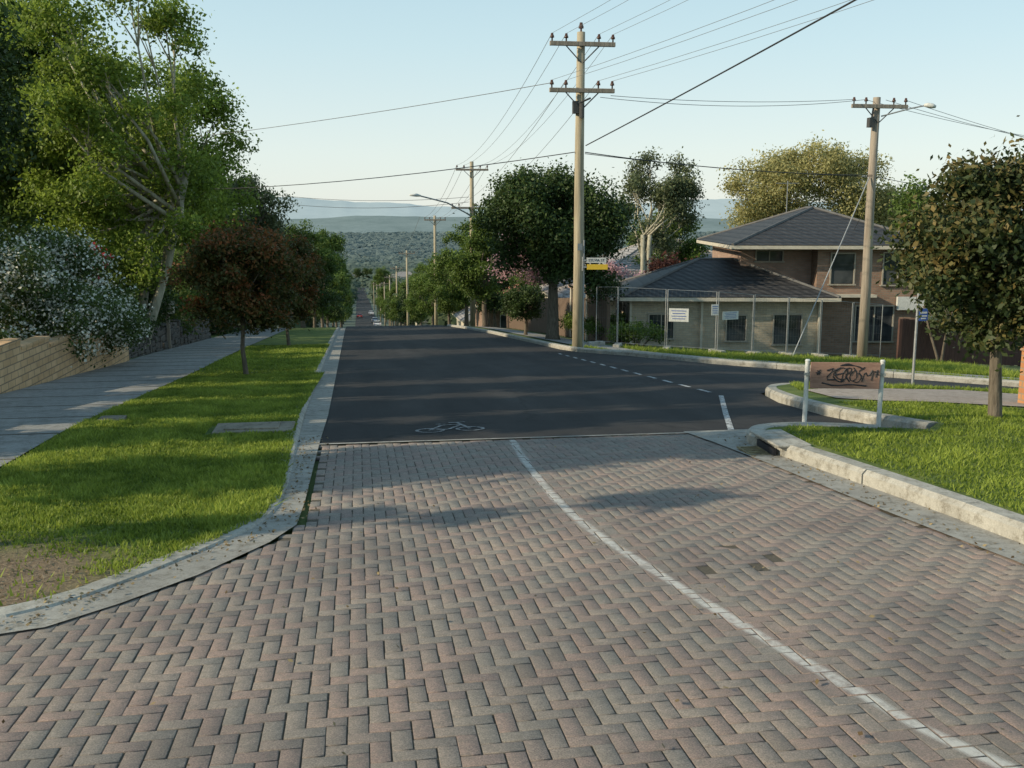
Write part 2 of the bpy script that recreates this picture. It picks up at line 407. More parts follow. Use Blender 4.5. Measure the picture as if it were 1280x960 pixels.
# ------------------------------------------------------------------ roads
GL=[(-.78,61.26),(-.62,40),(-.47,20.04),(-.42,12.92),(-.44,10.61),(-.45,7.65),(-.47,6.95),(-.62,6.5),(-.97,5.84),(-1.31,5.37),(-1.6,5.05),(-2.0,4.92),(-3.6,4.85)]
KL=[(-1.13,61.26),(-.97,40),(-.82,20.04),(-.72,12.92),(-.67,10.61),(-.61,7.75),(-.69,7.06),(-.95,6.47),(-1.30,5.85),(-1.58,5.42),(-1.93,5.17),(-3.6,5.08)]
farR=[(5.4,61.26),(5.75,50),(5.9,43),(5.9,28.7),(6.1,27),(6.57,25.6),(7.2,23.8),(8.2,22.2),(9.55,21),(13.2,18.4),(22,12)]
nearR=[(16,9.5),(13,13.5),(11.3,15.2),(9.6,15.1),(8,14.7),(6.6,14.75),(6.04,14.2),(5.75,12.9),(5.69,11.4),(5.84,10.6)]
road=[(-.44,10.45),(-.42,12.92),(-.47,20.04),(-.62,40),(-.78,61.26)]+farR+nearR+[(5.5,10.45)]
sheet('road',road,0,1.0,M_asph)
ys=axis([(61.26,80,1.5),(80,340,5),(340,760,20)])
V=[];F=[]
for i,y in enumerate(ys):
    dz=0 if y<62 else .02+.0002*y
    V+=[(-.78,y,base(y)+dz),(5.4,y,base(y)+dz)]
    if i:F.append((2*i-2,2*i-1,2*i+1,2*i))
o=fast('road',V,F,M_asph);o['kind']='structure'
sheet('gutter',[(x,y) for x,y in GL]+[(x-.08,y) for x,y in KL][::-1],.010,.5,M_gut)
kerb('kerb',KL[::-1],.15,VZ,M_conc,1.5,side=-1,it=1)
kerb('kerb',farR,.16,.12,M_conc,2.4,side=-1)
kerb('kerb',[(6.06,9.75)]+nearR[1:][::-1],.17,.12,M_conc,1.2,side=1)
KB=[(5.5,9.75),(5.1,10.0),(4.7,10.17),(4.25,10.1),(3.97,9.75),(3.92,9.2),(4.02,8.31),(4.13,6.56),(4.18,5.55),(4.26,2),(4.3,-4)]
kerb('kerb',KB,.19,.135,M_conc,1.25,side=-1)
GB=[(3.55,10.45),(3.62,9.71),(3.70,8.49),(3.78,6.56),(3.88,5.23),(3.95,2),(4.0,-4)]
sheet('gutter',GB+[(4.45,-4),(4.4,2),(4.3,6),(4.1,9),(4.4,10.1),(5.2,9.95),(6.0,9.6),(6.0,10.2),(5.6,10.45)],.012,.5,M_gut)
sheet('concrete_header',[(-.44,10.39),(3.6,10.32),(3.6,10.38),(-.44,10.46)],.013,.4,M_gut)
pz=lambda x,y:VZ(x,y)+.010
sheet('footpath',[(-5.62,-6),(-3.3,-6),(-3.33,12),(-3.36,20),(-3.6,31),(-3.9,61),(-6.2,61),(-5.95,31),(-5.7,20)],pz,.7,M_path)
mbj=MB()
for k in range(40):
    y=1+1.5*k;w0=-5.62-.01*max(0,y-12);w1=-3.33-.012*max(0,y-12)
    mbj.box(((w0+w1)/2,y,G(0,y)+pz(0,y)+.0005),(w1-w0,.02,.006))
o=mbj.obj('footpath_joints',M_sand);o['kind']='structure'
sheet('driveway',[(6.35,13.4),(8.2,13.9),(9.4,14.3),(13,12.5),(12,10.5),(8.6,11.5),(6.7,11.75),(6.25,12.2)],.125,.7,M_drive)
sheet('footpath',[(6.9,31),(7.4,27.4),(8.6,25.2),(10.5,24),(16,20.8),(25,14.5),(26,16),(17,22.6),(11.5,25.6),(9.6,26.8),(8.4,29),(8.1,60),(6.9,60)],.0,1.0,M_path)
sheet('grass_verge',[(x-.12,y) for x,y in KL[:10]]+[(-2.0,5.28),(-3.30,5.25),(-3.33,12),(-3.36,20),(-3.6,31),(-3.9,61)],lambda x,y:VZ(x,y)-.004,.5,M_verge)
sheet('grass_verge',[(-5.62,5.3),(-14,5.3),(-14,60),(-6.2,60),(-5.95,31),(-5.7,20)],.03,1.0,M_verge)
sheet('grass_verge',[(4.4,-4),(14,-4),(16,9.2),(12.9,13.3),(11.3,15.0),(9.6,14.9),(8,14.5),(6.7,14.55),(6.2,14.1),(5.92,12.9),(5.86,11.4),(6.0,10.6),(6.2,9.8),(5.9,9.45),(5.3,9.75),(4.75,10.02),(4.35,9.95),(4.14,9.65),(4.1,9.2),(4.2,8.3),(4.3,6.56),(4.36,5.5)],.11,.5,M_verge)

# ------------------------------------------------------------------ brick paving
WL=[(1.62,10.5),(1.60,10.34),(1.53,9.14),(1.49,7.56),(1.54,6.51),(1.63,5.88),(1.82,4.69),(1.95,4.01),(2.06,3.51),(2.10,3.29),(2.20,3.04),(2.5,2.2),(2.9,1)]
wl=[np.array(p) for p in smoothpl(WL,2)]
def dline(x,y):
    d=9
    for a,b_ in zip(wl[:-1],wl[1:]):
        ab=b_-a;t=max(0,min(1,((x-a[0])*ab[0]+(y-a[1])*ab[1])/(ab@ab)))
        d=min(d,math.hypot(x-a[0]-ab[0]*t,y-a[1]-ab[1]*t))
    return d
def paintv(x,y):
    d=dline(x,y);hw=.034+.004*math.sin(y*7);return max(0,min(1,(hw+.014-d)/.026))
w=.082;jn=.0029
pavepoly=[(-.42,10.4),(-.38,7.2),(-.52,6.65),(-.9,6.0),(-1.25,5.45),(-1.6,5.12),(-2.0,4.98),(-3.6,4.9),(-3.6,1.2),(4.0,1.2),(3.95,5.23),(3.8,6.56),(3.75,8.49),(3.65,10.38)]
V=[];F=[];T=[];PT=[]
rnd=random.Random(11)
for i in range(-46,52):
    for j in range(13,128):
        k=(i-j)%4
        if k==0: x0,y0,x1,y1=i*w,j*w,(i+2)*w,(j+1)*w
        elif k==3: x0,y0,x1,y1=i*w,j*w,(i+1)*w,(j+2)*w
        else: continue
        cx,cy=(x0+x1)/2,(y0+y1)/2
        if not pip(cx,cy,pavepoly) : continue
        x0+=jn+rnd.uniform(-.002,.0025);y0+=jn+rnd.uniform(-.002,.0025);x1-=jn+rnd.uniform(-.002,.0025);y1-=jn+rnd.uniform(-.002,.0025)
        tone=rnd.random()
        dzb=rnd.gauss(0,.0007);tx=rnd.gauss(0,.007);ty=rnd.gauss(0,.007)
        if 1.9<cx<2.6 and 5.2<cy<6.1 and rnd.random()<.15: dzb-=.006;tx*=3;ty*=3
        near=dline(cx,cy)<.16
        nxs,nys=((14,7) if k==0 else (7,14)) if near else (1,1)
        bev=.0022
        def z(x,y,d): return G(x,y)+d+dzb+(x-cx)*tx+(y-cy)*ty
        st=len(V)
        gxs=[x0+bev+(x1-x0-2*bev)*a/nxs for a in range(nxs+1)];gys=[y0+bev+(y1-y0-2*bev)*a/nys for a in range(nys+1)]
        for yy in gys:
            for xx in gxs: V.append((xx,yy,z(xx,yy,0)))
        for b2 in range(nys):
            for a in range(nxs):
                q=st+b2*(nxs+1)+a;F.append((q,q+1,q+nxs+2,q+nxs+1));T.append(tone)
                PT.append(paintv((gxs[a]+gxs[a+1])/2,(gys[b2]+gys[b2+1])/2) if near else 0.)
        c0,c1,c2,c3=st,st+nxs,st+nys*(nxs+1)+nxs,st+nys*(nxs+1)
        s2=len(V);cs=((x0,y0),(x1,y0),(x1,y1),(x0,y1))
        for (xx,yy) in cs: V.append((xx,yy,z(xx,yy,-.0018)))
        for (xx,yy) in cs: V.append((xx,yy,z(xx,yy,-.03)))
        cc=(c0,c1,c2,c3)
        for e in range(4):
            e2=(e+1)%4
            F.append((s2+e,s2+e2,cc[e2],cc[e]));T.append(tone);PT.append(min(paintv(*cs[e]),paintv(*cs[e2])) if near else 0.)
            F.append((s2+4+e,s2+4+e2,s2+e2,s2+e));T.append(tone);PT.append(0.)
o=fast('brick_paving',V,F,M_pave,tone=T,paint=PT);o['kind']='structure'
sheet('paving_bed',[(-.4,10.42),(-.4,6.9),(-.9,5.95),(-1.6,5.1),(-3.6,4.95),(-3.6,-5),(4.1,-5),(4.0,5),(3.7,10.42)],-.0055,.5,M_sand)

# ------------------------------------------------------------------ painted markings
def stripe(name,pl,wd,m,dz=.006):
    pl=resample(pl,.5);P=[Vector(p) for p in pl];V=[];F=[]
    for i,p in enumerate(P):
        t=(P[min(i+1,len(P)-1)]-P[max(i-1,0)]).normalized();n=Vector((t.y,-t.x))*wd/2
        for q in (p-n,p+n): V.append((q.x,q.y,G(q.x,q.y)+dz))
        if i:F.append((2*i-2,2*i-1,2*i+1,2*i))
    o=fast(name,V,F,m);o['kind']='structure';return o
y=26.5
while y>14.3:
    stripe('lane_marking',[(5.36+.004*(y-14),y),(5.36,y-.55)],.07,M_paint);y-=.95
stripe('lane_marking',[(5.33,14.0),(4.60,11.9),(4.12,10.47)],.07,M_paint)
def arc(cx,cy,r,a0=0,a1=360,n=20): return [(cx+r*math.cos(math.radians(a0+(a1-a0)*k/n)),cy+r*math.sin(math.radians(a0+(a1-a0)*k/n))) for k in range(n+1)]
symV=[];symF=[]
def sym(pl,wd=.045):
    P=[Vector(p) for p in pl];V=[];F=[]
    for i,p in enumerate(P):
        t=(P[min(i+1,len(P)-1)]-P[max(i-1,0)]).normalized();n=Vector((t.y,-t.x))*wd/2
        for q in (p-n,p+n): V.append((q.x,q.y,G(q.x,q.y)+.006+len(symV)*.00001))
        if i:F.append((2*i-2,2*i-1,2*i+1,2*i))
    o=len(symV);symV.extend(V);symF.extend([tuple(o+q for q in f) for f in F])
sym(arc(.78,11.2,.15));sym(arc(1.25,11.25,.15))
for a,b_ in (((.78,11.2),(.95,11.6)),((.95,11.6),(1.2,11.65)),((.78,11.2),(1.0,11.25)),((1.0,11.25),(1.2,11.65)),((1.25,11.25),(1.15,11.8)),((1.05,11.8),(1.25,11.85)),((.88,11.7),(1.0,11.7))): sym([a,b_])
o=fast('bicycle_marking',symV,symF,M_paintw);o['kind']='structure'

# ------------------------------------------------------------------ vegetation
def crown_pts(clumps,n,rs,sub=14,spread=.26):
    vol=np.array([c[3]**2 for c in clumps]);vol/=vol.sum()
    P=[];T=[];D=[]
    for c,fr in zip(clumps,vol):
        k=max(4,int(n*fr));r=c[3];rz=c[4] if len(c)>4 else r*.8
        d=rs.randn(sub,3);d/=np.linalg.norm(d,axis=1)[:,None]
        d[:,2]=np.where(d[:,2]<-.5,-d[:,2],d[:,2])
        sc=d*(.45+.6*rs.rand(sub,1))
        wgt=rs.rand(sub)*.8+.2;wgt/=wgt.sum()
        id_=rs.choice(sub,k,p=wgt)
        st=rs.rand(sub)*.35
        loc=rs.randn(k,3)*spread
        q=sc[id_]+loc
        P.append(np.array(c[:3])+q*np.array([r,r,rz]))
        dd=q+loc*1.5;dd/=np.linalg.norm(dd,axis=1)[:,None]+1e-6
        D.append(dd)
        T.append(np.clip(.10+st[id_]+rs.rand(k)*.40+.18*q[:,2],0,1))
    return np.concatenate(P),np.concatenate(T),np.concatenate(D)
def leaf_mesh(name,P,T,D,size,m,rs,parent=None,aspect=.55,droop=0,bias=.6):
    k=len(P);s=size*(.6+.8*rs.rand(k,1))
    n=rs.randn(k,3)*.8+D*bias+np.array([0,0,.25]);n/=np.linalg.norm(n,axis=1)[:,None]
    t=rs.randn(k,3);t[:,2]-=droop
    a=t-n*(t*n).sum(1)[:,None];a/=np.linalg.norm(a,axis=1)[:,None]
    b_=np.cross(n,a)
    A=a*s*.5;B=b_*s*.5*aspect
    V=np.stack([P-A,P-B+A*.1,P+A,P+B+A*.1],1).reshape(-1,3)
    F=np.arange(4*k).reshape(-1,4)
    return fast(name,V,F,m,parent,tone=T)
def gen(seed,rx,ry,zb,zt,n,rc):
    r=random.Random(seed);out=[]
    cz=(zb+zt)/2;rz=(zt-zb)/2
    for i in range(n):
        for _ in range(50):
            u,v,w_=r.uniform(-1,1),r.uniform(-1,1),r.uniform(-1,1)
            if .25<u*u+v*v+w_*w_<1: break
        q=rc*r.uniform(.6,1.3)
        out.append((u*max(.05,rx-q*.7),v*max(.05,ry-q*.7),cz+w_*max(.05,rz-q*.5),q))
    return out
def trunk(name,clumps,h0,r0,m,parent,seed,lean=(0,0),stems=1,maxl=10,limb=1.0):
    r=random.Random(seed);mb=MB()
    for s in range(stems):
        ang=r.uniform(0,6.28);ox,oy=(0,0) if stems==1 else (math.cos(ang)*r0*1.5,math.sin(ang)*r0*1.5)
        sp=0 if stems==1 else h0*.35
        rr=r0/(stems**.5)
        tp=(lean[0]+math.cos(ang)*sp,lean[1]+math.sin(ang)*sp,h0)
        mid=(tp[0]*.4+ox+r.uniform(-.05,.05)*h0,tp[1]*.4+oy+r.uniform(-.05,.05)*h0,h0*.5)
        mb.tube([(ox,oy,-.15),(ox*1.02,oy,.08*h0),mid,tp],[rr*1.45,rr*1.05,rr*.85,rr*.65],9)
        cl=clumps[s::stems] if stems>1 else clumps
        cl=sorted(cl,key=lambda c:-c[3])[:maxl]
        for c in cl:
            t=r.uniform(.45,1);a=Vector(mid)*(1-t)+Vector(tp)*t
            e=Vector(c[:3]);mm=a*.5+e*.5+Vector((r.uniform(-1,1),r.uniform(-1,1),-.3))*.12*(e-a).length
            mb.tube([a,mm,e],[rr*.42*limb,rr*.26*limb,rr*.08*limb],6)
            for _ in range(3):
                e2=e+Vector((r.uniform(-1,1),r.uniform(-1,1),r.uniform(-.4,1)))*c[3]*.9
                mb.tube([mm*.4+e*.6,e2],[rr*.15*limb,rr*.03],4,False)
    return mb.obj(name,m,parent,smooth=True)
def tree(x,y,clumps,n,leaf,lm,bm,h0,r0,label,seed,category='tree',group=None,name='tree',lean=(0,0),stems=1,sub=14,spread=.26,aspect=.55,droop=0,dz=0,maxl=10,limb=1.0):
    e=thing(name,(x,y,G(x,y)+dz),label,category,group)
    rs=np.random.RandomState(seed)
    P,T,D=crown_pts(clumps,n,rs,sub,spread)
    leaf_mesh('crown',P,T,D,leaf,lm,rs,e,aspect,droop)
    trunk('trunk',clumps,h0,r0,bm,e,seed,lean,stems,maxl,limb)
    return e
def copytree(e,x,y,s,rz,label=None,group=None,sz=None):
    o=e.copy();COL.objects.link(o);o.location=(x,y,G(x,y));o.scale=(s,s,sz or s);o.rotation_euler=(0,0,rz)
    if label:o['label']=label
    if group:o['group']=group
    for c in e.children:
        k=c.copy();COL.objects.link(k);k.parent=o
    return o
# -- big garden trees beside the footpath
tree(-6.7,31,gen(1,3.5,3.2,1.7,11.2,62,.72),50000,.125,L_bright,M_barkp,5.4,.26,'tall yellow-green tree with pale forked stems beside the footpath',1,stems=4,spread=.34,sub=9,maxl=12,limb=1.4)
tree(-9.7,22.5,gen(2,3.2,3.2,2.0,11.5,40,1.1),64000,.13,L_dark,M_bark,5,.25,'tall dark evergreen tree behind the white flowering bush',2,stems=2,spread=.3)
D5=tree(-11.5,34,gen(5,3.6,3,2,12.5,34,1.2),44000,.17,L_mid,M_bark,7,.25,'tall leafy green tree in the garden',5,stems=2,group='tall leafy garden trees',spread=.32)
tree(-8.6,46,gen(3,4.4,3.5,2.2,12.6,64,.95),56000,.165,L_bright,M_barkp,6,.28,'broad yellow-green tree overhanging the footpath',3,stems=3,spread=.36,sub=10,limb=1.2)
tree(-6.5,60,gen(4,3.0,2.6,1.2,9.2,34,.8),24000,.18,L_gum,M_bark,5,.2,'drooping pale green willow-like tree by the path',4,droop=1.5,spread=.34)
for x,y,s in ((-15,47,1.05),(-13,60,1.1),(-12,76,1.1),(-17,66,1.2)): copytree(D5,x,y,s,y*1.3)
SHADE_TREES='unseen trees added to cast shadows over the road'  # out-of-view trees, added and flattened to throw shadow bands across the road
tree(-9.6,12.3,gen(20,2.6,.85,1.4,8.0,24,.75),15000,.19,L_mid,M_bark,4,.2,'unseen leafy tree with narrow crown shaped to cast shadow bands',20,group=SHADE_TREES)
tree(-9.2,10.2,gen(27,2.4,.6,1.3,7.0,22,.55),10000,.17,L_mid,M_bark,3.5,.12,'unseen leafy tree with narrow crown shaped to cast shadow bands',27,group=SHADE_TREES)
tree(-11.0,14.8,gen(28,2.6,.9,2.0,9.5,22,.8),13000,.2,L_mid,M_bark,4,.2,'unseen leafy tree with narrow crown shaped to cast shadow bands',28,group=SHADE_TREES)
tree(-11.5,17.8,gen(21,2.8,1.5,2.5,10.5,22,.95),15000,.2,L_mid,M_bark,4,.2,'unseen leafy tree with narrow crown shaped to cast shadow bands',21,group=SHADE_TREES)
tree(-8.2,5.9,gen(25,1.6,.20,2.8,5.0,12,.22),2600,.13,L_mid,M_bark,3,.06,'unseen slim tree with flat crown shaped to cast a thin shadow band',25,group=SHADE_TREES)
tree(-8.0,8.0,gen(26,2.0,.75,1.2,6.4,30,.6),15000,.15,L_mid,M_bark,3,.09,'unseen slim tree with flat crown shaped to cast a thin shadow band',26,group=SHADE_TREES)
# street trees on the verge
tree(-2.22,20,gen(31,1.28,1.2,.78,2.95,50,.36),32000,.075,L_red,M_bark,1.2,.05,'small round red-tipped green tree on the grass verge',31,group='small street trees on the verge',sub=12,spread=.3)
tree(-2.3,33.5,gen(32,1.45,1.3,.6,3.8,38,.48),25000,.09,L_red,M_bark,1.2,.06,'round red-green street tree on the grass verge',32,group='small street trees on the verge',sub=10)
tree(7.15,10.17,gen(33,1.24,1.1,.72,3.25,50,.36),34000,.075,L_bron,M_bark,1.5,.075,'bronze-green small leafed street tree on the corner verge',33,sub=12,lean=(-.08,0),spread=.34)
# -- big dark tree by the pole
tree(7.3,37,gen(34,3.1,2.7,2.2,6.5,44,.9)+[(1.6,-.6,2.0,.9),(2.0,0,1.8,.8),(1.2,.5,2.3,.8),(-1.6,0,2.9,.7),(.2,-.8,2.4,.8)],66000,.125,L_dark,M_bark,2.6,.24,'large dense dark green tree behind the timber pole',34,stems=1)
tree(7.1,42,gen(35,1.05,1.0,.5,2.1,16,.45),12000,.09,L_dark,M_bark,.9,.08,'small round clipped dark tree on the verge',35,sub=12)
tree(9.4,52,gen(36,2.6,2.2,2.4,6.0,32,.65),15000,.12,L_pink,M_bark,2.8,.14,'pale pink blossom tree behind the timber fence',36,spread=.34)
tree(13.6,50,gen(42,1.7,1.5,1.2,3.9,16,.55),6000,.12,L_pink,M_bark,2.2,.12,'pale pink blossom tree in the garden behind the carport',42)
tree(17.3,57,gen(37,3.4,2.6,4.5,10.6,26,.8),18000,.16,L_gum,M_barkp,6,.26,'open grey-green gum tree with pale limbs behind the houses',37,stems=2,spread=.32)
tree(29,61,gen(39,6.2,3.2,5.5,12.8,80,1.1),72000,.17,L_yel,M_barkp,5,.3,'wide pale yellow spring-leafed tree behind the house',39,stems=4,maxl=6,spread=.34)
tree(14.9,46,gen(40,1.7,1.6,.8,4.2,14,.75),9000,.15,L_maroon,M_bark,2.0,.14,'maroon-leafed garden tree behind the tiled house',40)
tree(20.6,32.6,gen(41,.9,.8,.8,3.4,7,.45),1500,.11,L_gum,M_bark,2,.07,'thin young tree in front of the brick house',41,stems=2)
A=tree(7.5,59,gen(50,2.2,2.2,1.2,6.9,26,.75),20000,.15,L_mid,M_bark,2.4,.16,'bushy green street tree beside the descending road',50,group='street trees down the hill')
B=tree(7.9,73,gen(51,2.5,2.4,1.0,7.9,28,.8),20000,.17,L_mid,M_bark,2.6,.16,'bushy green street tree beside the descending road',51,group='street trees down the hill')
C=tree(-4.0,60,gen(52,1.7,1.7,.7,5.2,18,.7),13000,.15,L_dark,M_bark,2,.12,'dark green street tree beside the descending road',52,group='street trees down the hill')
r=random.Random(8)
for (x,y,s,src) in ((8.0,88,.9,A),(7.6,102,1.0,B),(7.4,118,1.0,A),(7.2,134,1.25,C),(7.0,150,1.15,A),(7.0,168,1.1,B),(7.0,188,1.3,C),(7.2,210,1.2,A),(7.4,240,1.3,B),(7.6,275,1.3,A),(8,320,1.5,C),(8.6,66,.75,C),(11,80,1.1,C),(12,96,1.2,A),(12.5,66,1.1,A),(16,90,1.3,B),(13.5,122,1.3,A),(12,155,1.4,B),(12,200,1.5,A),
    (-3.9,72,1.05,A),(-3.6,84,1.2,C),(-3.4,98,1.1,A),(-3.4,114,1.3,C),(-3.3,134,1.15,B),(-3.3,156,1.3,A),(-3.3,185,1.4,C),(-3.6,220,1.4,A),(-4,265,1.5,B),(-4.4,320,1.5,A),(-7.2,80,1.4,A),(-8,106,1.5,B),(-10,72,1.5,C),(-8,150,1.6,A),(-9,200,1.7,B),
    (20,75,1.3,C),(24,84,1.4,A),(21,66,1.25,A),(36,62,1.5,A),(42,66,1.7,C),(36,52,1.4,C),(30,50,1.3,A),(48,60,1.7,B)):
    copytree(src,x,y,s,r.uniform(0,6),None,'street trees down the hill')
copytree(B,-9,300,2.6,1,'tall dark gum standing above the suburb','tall gums above the suburb',sz=3.5)
copytree(A,-13,330,2.6,2,'tall dark gum standing above the suburb','tall gums above the suburb',sz=2.8)
for (x,y,s) in ((14,240,1.6),(22,280,2.0),(30,320,2.2),(40,300,2.0),(-20,260,2.0),(12,360,2.0),(60,340,2.4),(75,360,2.6),(-8,400,2),(11,470,2.4),(12,520,2.4),(-9,520,2.6),(26,400,2.4),(44,430,2.6),(16,600,2.8),(-9,620,2.8),(-22,420,2.4),(0,790,3),(8,800,3),(-30,380,2.6),(-14,460,2.6),(30,480,2.8),(56,470,2.8)):
    copytree(A if x%4 else C,x,y,s,r.uniform(0,6),'large gum rising above the far suburb','tall gums above the suburb')
def shrub(x,y,clumps,n,leaf,lm,label,seed,name='bush',group=None,fl=None,dz=0):
    e=thing(name,(x,y,G(x,y)+dz),label,'bush',group);rs=np.random.RandomState(seed)
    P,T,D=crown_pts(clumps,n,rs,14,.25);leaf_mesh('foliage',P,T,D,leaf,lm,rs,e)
    mb=MB();rr=random.Random(seed)
    for c in clumps[:10]: mb.tube([(c[0]*.2,c[1]*.2,-.1),(c[0]*.6,c[1]*.6,c[2]*.5),c[:3]],[.035,.025,.01],5)
    mb.obj('stem',M_bark,e)
    if fl:
        m2,k,sz=fl
        P,T,D=crown_pts([(c[0],c[1],c[2]+.03,c[3]*1.12) for c in clumps],k,rs,34,.2);leaf_mesh('blossom',P,T,D,sz,m2,rs,e,1.0)
    return e
rr=random.Random(5);cl=[]
while len(cl)<100:
    u,v,z=rr.uniform(-1,1),rr.uniform(-1,1),rr.uniform(.0,1)
    if u*u+v*v+z*z*.9>1 : continue
    cl.append((u*2.05,v*3.8,.4+z*2.35,rr.uniform(.42,.64)))
cl+=[(1.6,1.6,.5,.42),(1.65,2.2,.7,.42),(1.6,2.8,.6,.4),(1.55,.6,.9,.42),(1.5,-.6,1.1,.44),(1.5,2.6,1.1,.45),(1.4,-1.6,1.2,.42)]
shrub(-7.1,22.6,cl,70000,.08,L_bush,'large rounded bush covered in small white flowers spilling over wall',60,fl=(L_white,30000,.055))
shrub(-7.2,31,[(rr.uniform(-1,.9),rr.uniform(-3.5,4.5),rr.uniform(.5,2.3),rr.uniform(.5,.75)) for _ in range(34)],30000,.1,L_dark,'dark hedge above a dry stone wall',61,name='hedge')
shrub(-7.4,40,[(rr.uniform(-1,1),rr.uniform(-4,4),rr.uniform(.6,2.9),rr.uniform(.6,.9)) for _ in range(30)],24000,.12,L_mid,'dark green garden hedge beside the footpath',62,name='hedge')
shrub(-7.6,52,[(rr.uniform(-1,1.6),rr.uniform(-5,6),rr.uniform(.6,3.4),rr.uniform(.7,1)) for _ in range(30)],24000,.14,L_dark,'tall dark garden hedge beside the footpath',63,name='hedge')
shrub(-12,27,[(rr.uniform(-3,3),rr.uniform(-4,4),rr.uniform(.6,4.2),rr.uniform(.9,1.3)) for _ in range(26)],22000,.17,L_dark,'dense dark garden shrubbery',64,name='shrub')
shrub(-7.0,26.9,[(0,0,2.2,.4),(.4,.2,2.5,.35),(-.4,.1,2.5,.35),(.2,-.2,2.8,.3),(0,0,1.3,.4)],3000,.08,L_dark,'bush with small bright red flowers',65,fl=(leafmat('blossom_red',(.35,.03,.04),(.6,.06,.08),.3),420,.11))
for (x,y,s) in ((9.6,33.5,1),(9.3,37,1.1),(9.5,41,1.2)):
    shrub(x,y,[(rr.uniform(-.7,.7),rr.uniform(-.7,.7),rr.uniform(.3,.8)*s,rr.uniform(.3,.45)) for _ in range(8)],3000,.09,L_mid,'low green shrub at the foot of the fence',int(66+y),group='shrubs along the fence')

# distant woodland
rs=np.random.RandomState(4);PP=[];TT=[];SS=[];DD=[]
def wood(n,y0,y1,a0,a1,leaves,hs,lsz,pw=1.0,tr=1.0,wd=.6):
    for _ in range(n):
        y=y0+(y1-y0)*rs.rand()**pw;x=y*(a0+(a1-a0)*rs.rand())
        if (-8<x<12 and y<455) or (-5<x<10 and y<770): continue
        h=hs*(.5+.9*rs.rand());zb=G(x,y)
        d=rs.randn(leaves,3);d/=np.linalg.norm(d,axis=1)[:,None];DD.append(d.copy());d*=(.6+.5*rs.rand(leaves,1))
        PP.append(np.array([x,y,zb+h*.5])+d*np.array([h*wd,h*wd,h*.42]))
        TT.append(np.clip(.5+tr*(rs.rand()*.5+.3*rs.rand(leaves)+.15*d[:,2]-.5),0,1));SS.append(np.full(leaves,lsz*(.7+.6*rs.rand())))
wood(1100,130,650,-.22,.5,130,8.5,1.2)
wood(3000,450,1500,-.2,.42,56,9,2.8,1,.9,.85)
wood(6500,1100,4500,-.2,.42,22,8,8,.8,.6,1.5)
wood(5000,3500,8500,-.2,.42,8,9,26,.9,.5,2.2)
P=np.concatenate(PP);T=np.concatenate(TT);S=np.concatenate(SS)[:,None];D=np.concatenate(DD)
k=len(P);n=D*.5+rs.randn(k,3)*.2+np.array([0,-.35,.9]);n/=np.linalg.norm(n,axis=1)[:,None]
a=np.cross(n,rs.randn(k,3));a/=np.linalg.norm(a,axis=1)[:,None];b_=np.cross(n,a)
V=np.stack([P-a*S*.5,P-b_*S*.4,P+a*S*.5,P+b_*S*.4],1).reshape(-1,3)
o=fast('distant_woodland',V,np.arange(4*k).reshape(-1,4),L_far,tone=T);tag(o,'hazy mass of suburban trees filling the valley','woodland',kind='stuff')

def blades(name,poly,n,dz,h,seed,pw,label,cut=None):
    dz=cst(dz)
    rs=np.random.RandomState(seed);xs=[p[0] for p in poly];ys=[p[1] for p in poly];P=[]
    while len(P)<n:
        y=min(ys)+(max(ys)-min(ys))*rs.rand()**pw;x=min(xs)+(max(xs)-min(xs))*rs.rand()
        if not pip(x,y,poly): continue
        if cut and cut(x,y,rs): continue
        P.append((x,y,G(x,y)+dz(x,y)))
    P=np.array(P);k=len(P)
    an=rs.rand(k)*6.28;wd=(.004+.004*rs.rand(k))*(1+P[:,1]/14);hh=h*(.4+rs.rand(k))
    pat=.5+.5*np.sin(P[:,0]*3.1+1.9*np.sin(P[:,1]*2.7))*np.sin(P[:,1]*2.3+1.6*np.sin(P[:,0]*3.3))
    pat2=.5+.5*np.sin(P[:,0]*9+2*np.sin(P[:,1]*7))*np.sin(P[:,1]*8+2*np.sin(P[:,0]*11))
    hh*=.3+.7*pat+.7*pat2
    dx=np.cos(an)*wd;dy=np.sin(an)*wd;z0=np.zeros(k)
    tip=np.stack([rs.randn(k)*hh*.65,rs.randn(k)*hh*.65,hh],1)
    V=np.stack([P-np.stack([dx,dy,z0+.01],1),P+np.stack([dx,dy,z0-.01],1),P+tip],1).reshape(-1,3)
    T=np.clip(-.03+.45*rs.rand(k)+.42*pat+.22*pat2,0,1)
    o=fast(name,V,np.arange(3*k).reshape(-1,3),L_blade,tone=T);tag(o,label,'grass',kind='stuff')
def cutf(x,y,rs):
    d=math.hypot(x+2.3,y-5.75)+.22*math.sin(x*9)*math.sin(y*8)
    if d<1.5 and rs.rand()<.98-.72*max(0,d-.7): return True
    if -1.72<x<-.78 and 11.12<y<11.75: return True
    if math.hypot(x+3.02,y-12.6)<.22: return True
    return False
blades('grass',[(-.72,20),(-.78,13),(-.72,10.6),(-.65,7.8),(-.74,7.12),(-1.02,6.5),(-1.40,5.86),(-1.7,5.42),(-3.25,5.3),(-3.3,12),(-3.33,20)],140000,VZ,.033,71,1.5,'short mown green grass on the verge',cutf)
blades('grass',[(-.9,20),(-.98,34),(-3.6,34),(-3.35,20)],22000,VZ,.04,72,1,'short mown green grass further along the verge')
blades('grass',[(4.5,4),(9,4),(10,10.5),(8.6,11.3),(6.7,11.6),(6.1,11.9),(6.05,10.7),(6.3,9.8),(5.9,9.3),(5.2,9.7),(4.5,9.9),(4.25,9.4),(4.35,8)],85000,.11,.032,73,1.2,'short green and yellow grass on the corner verge')
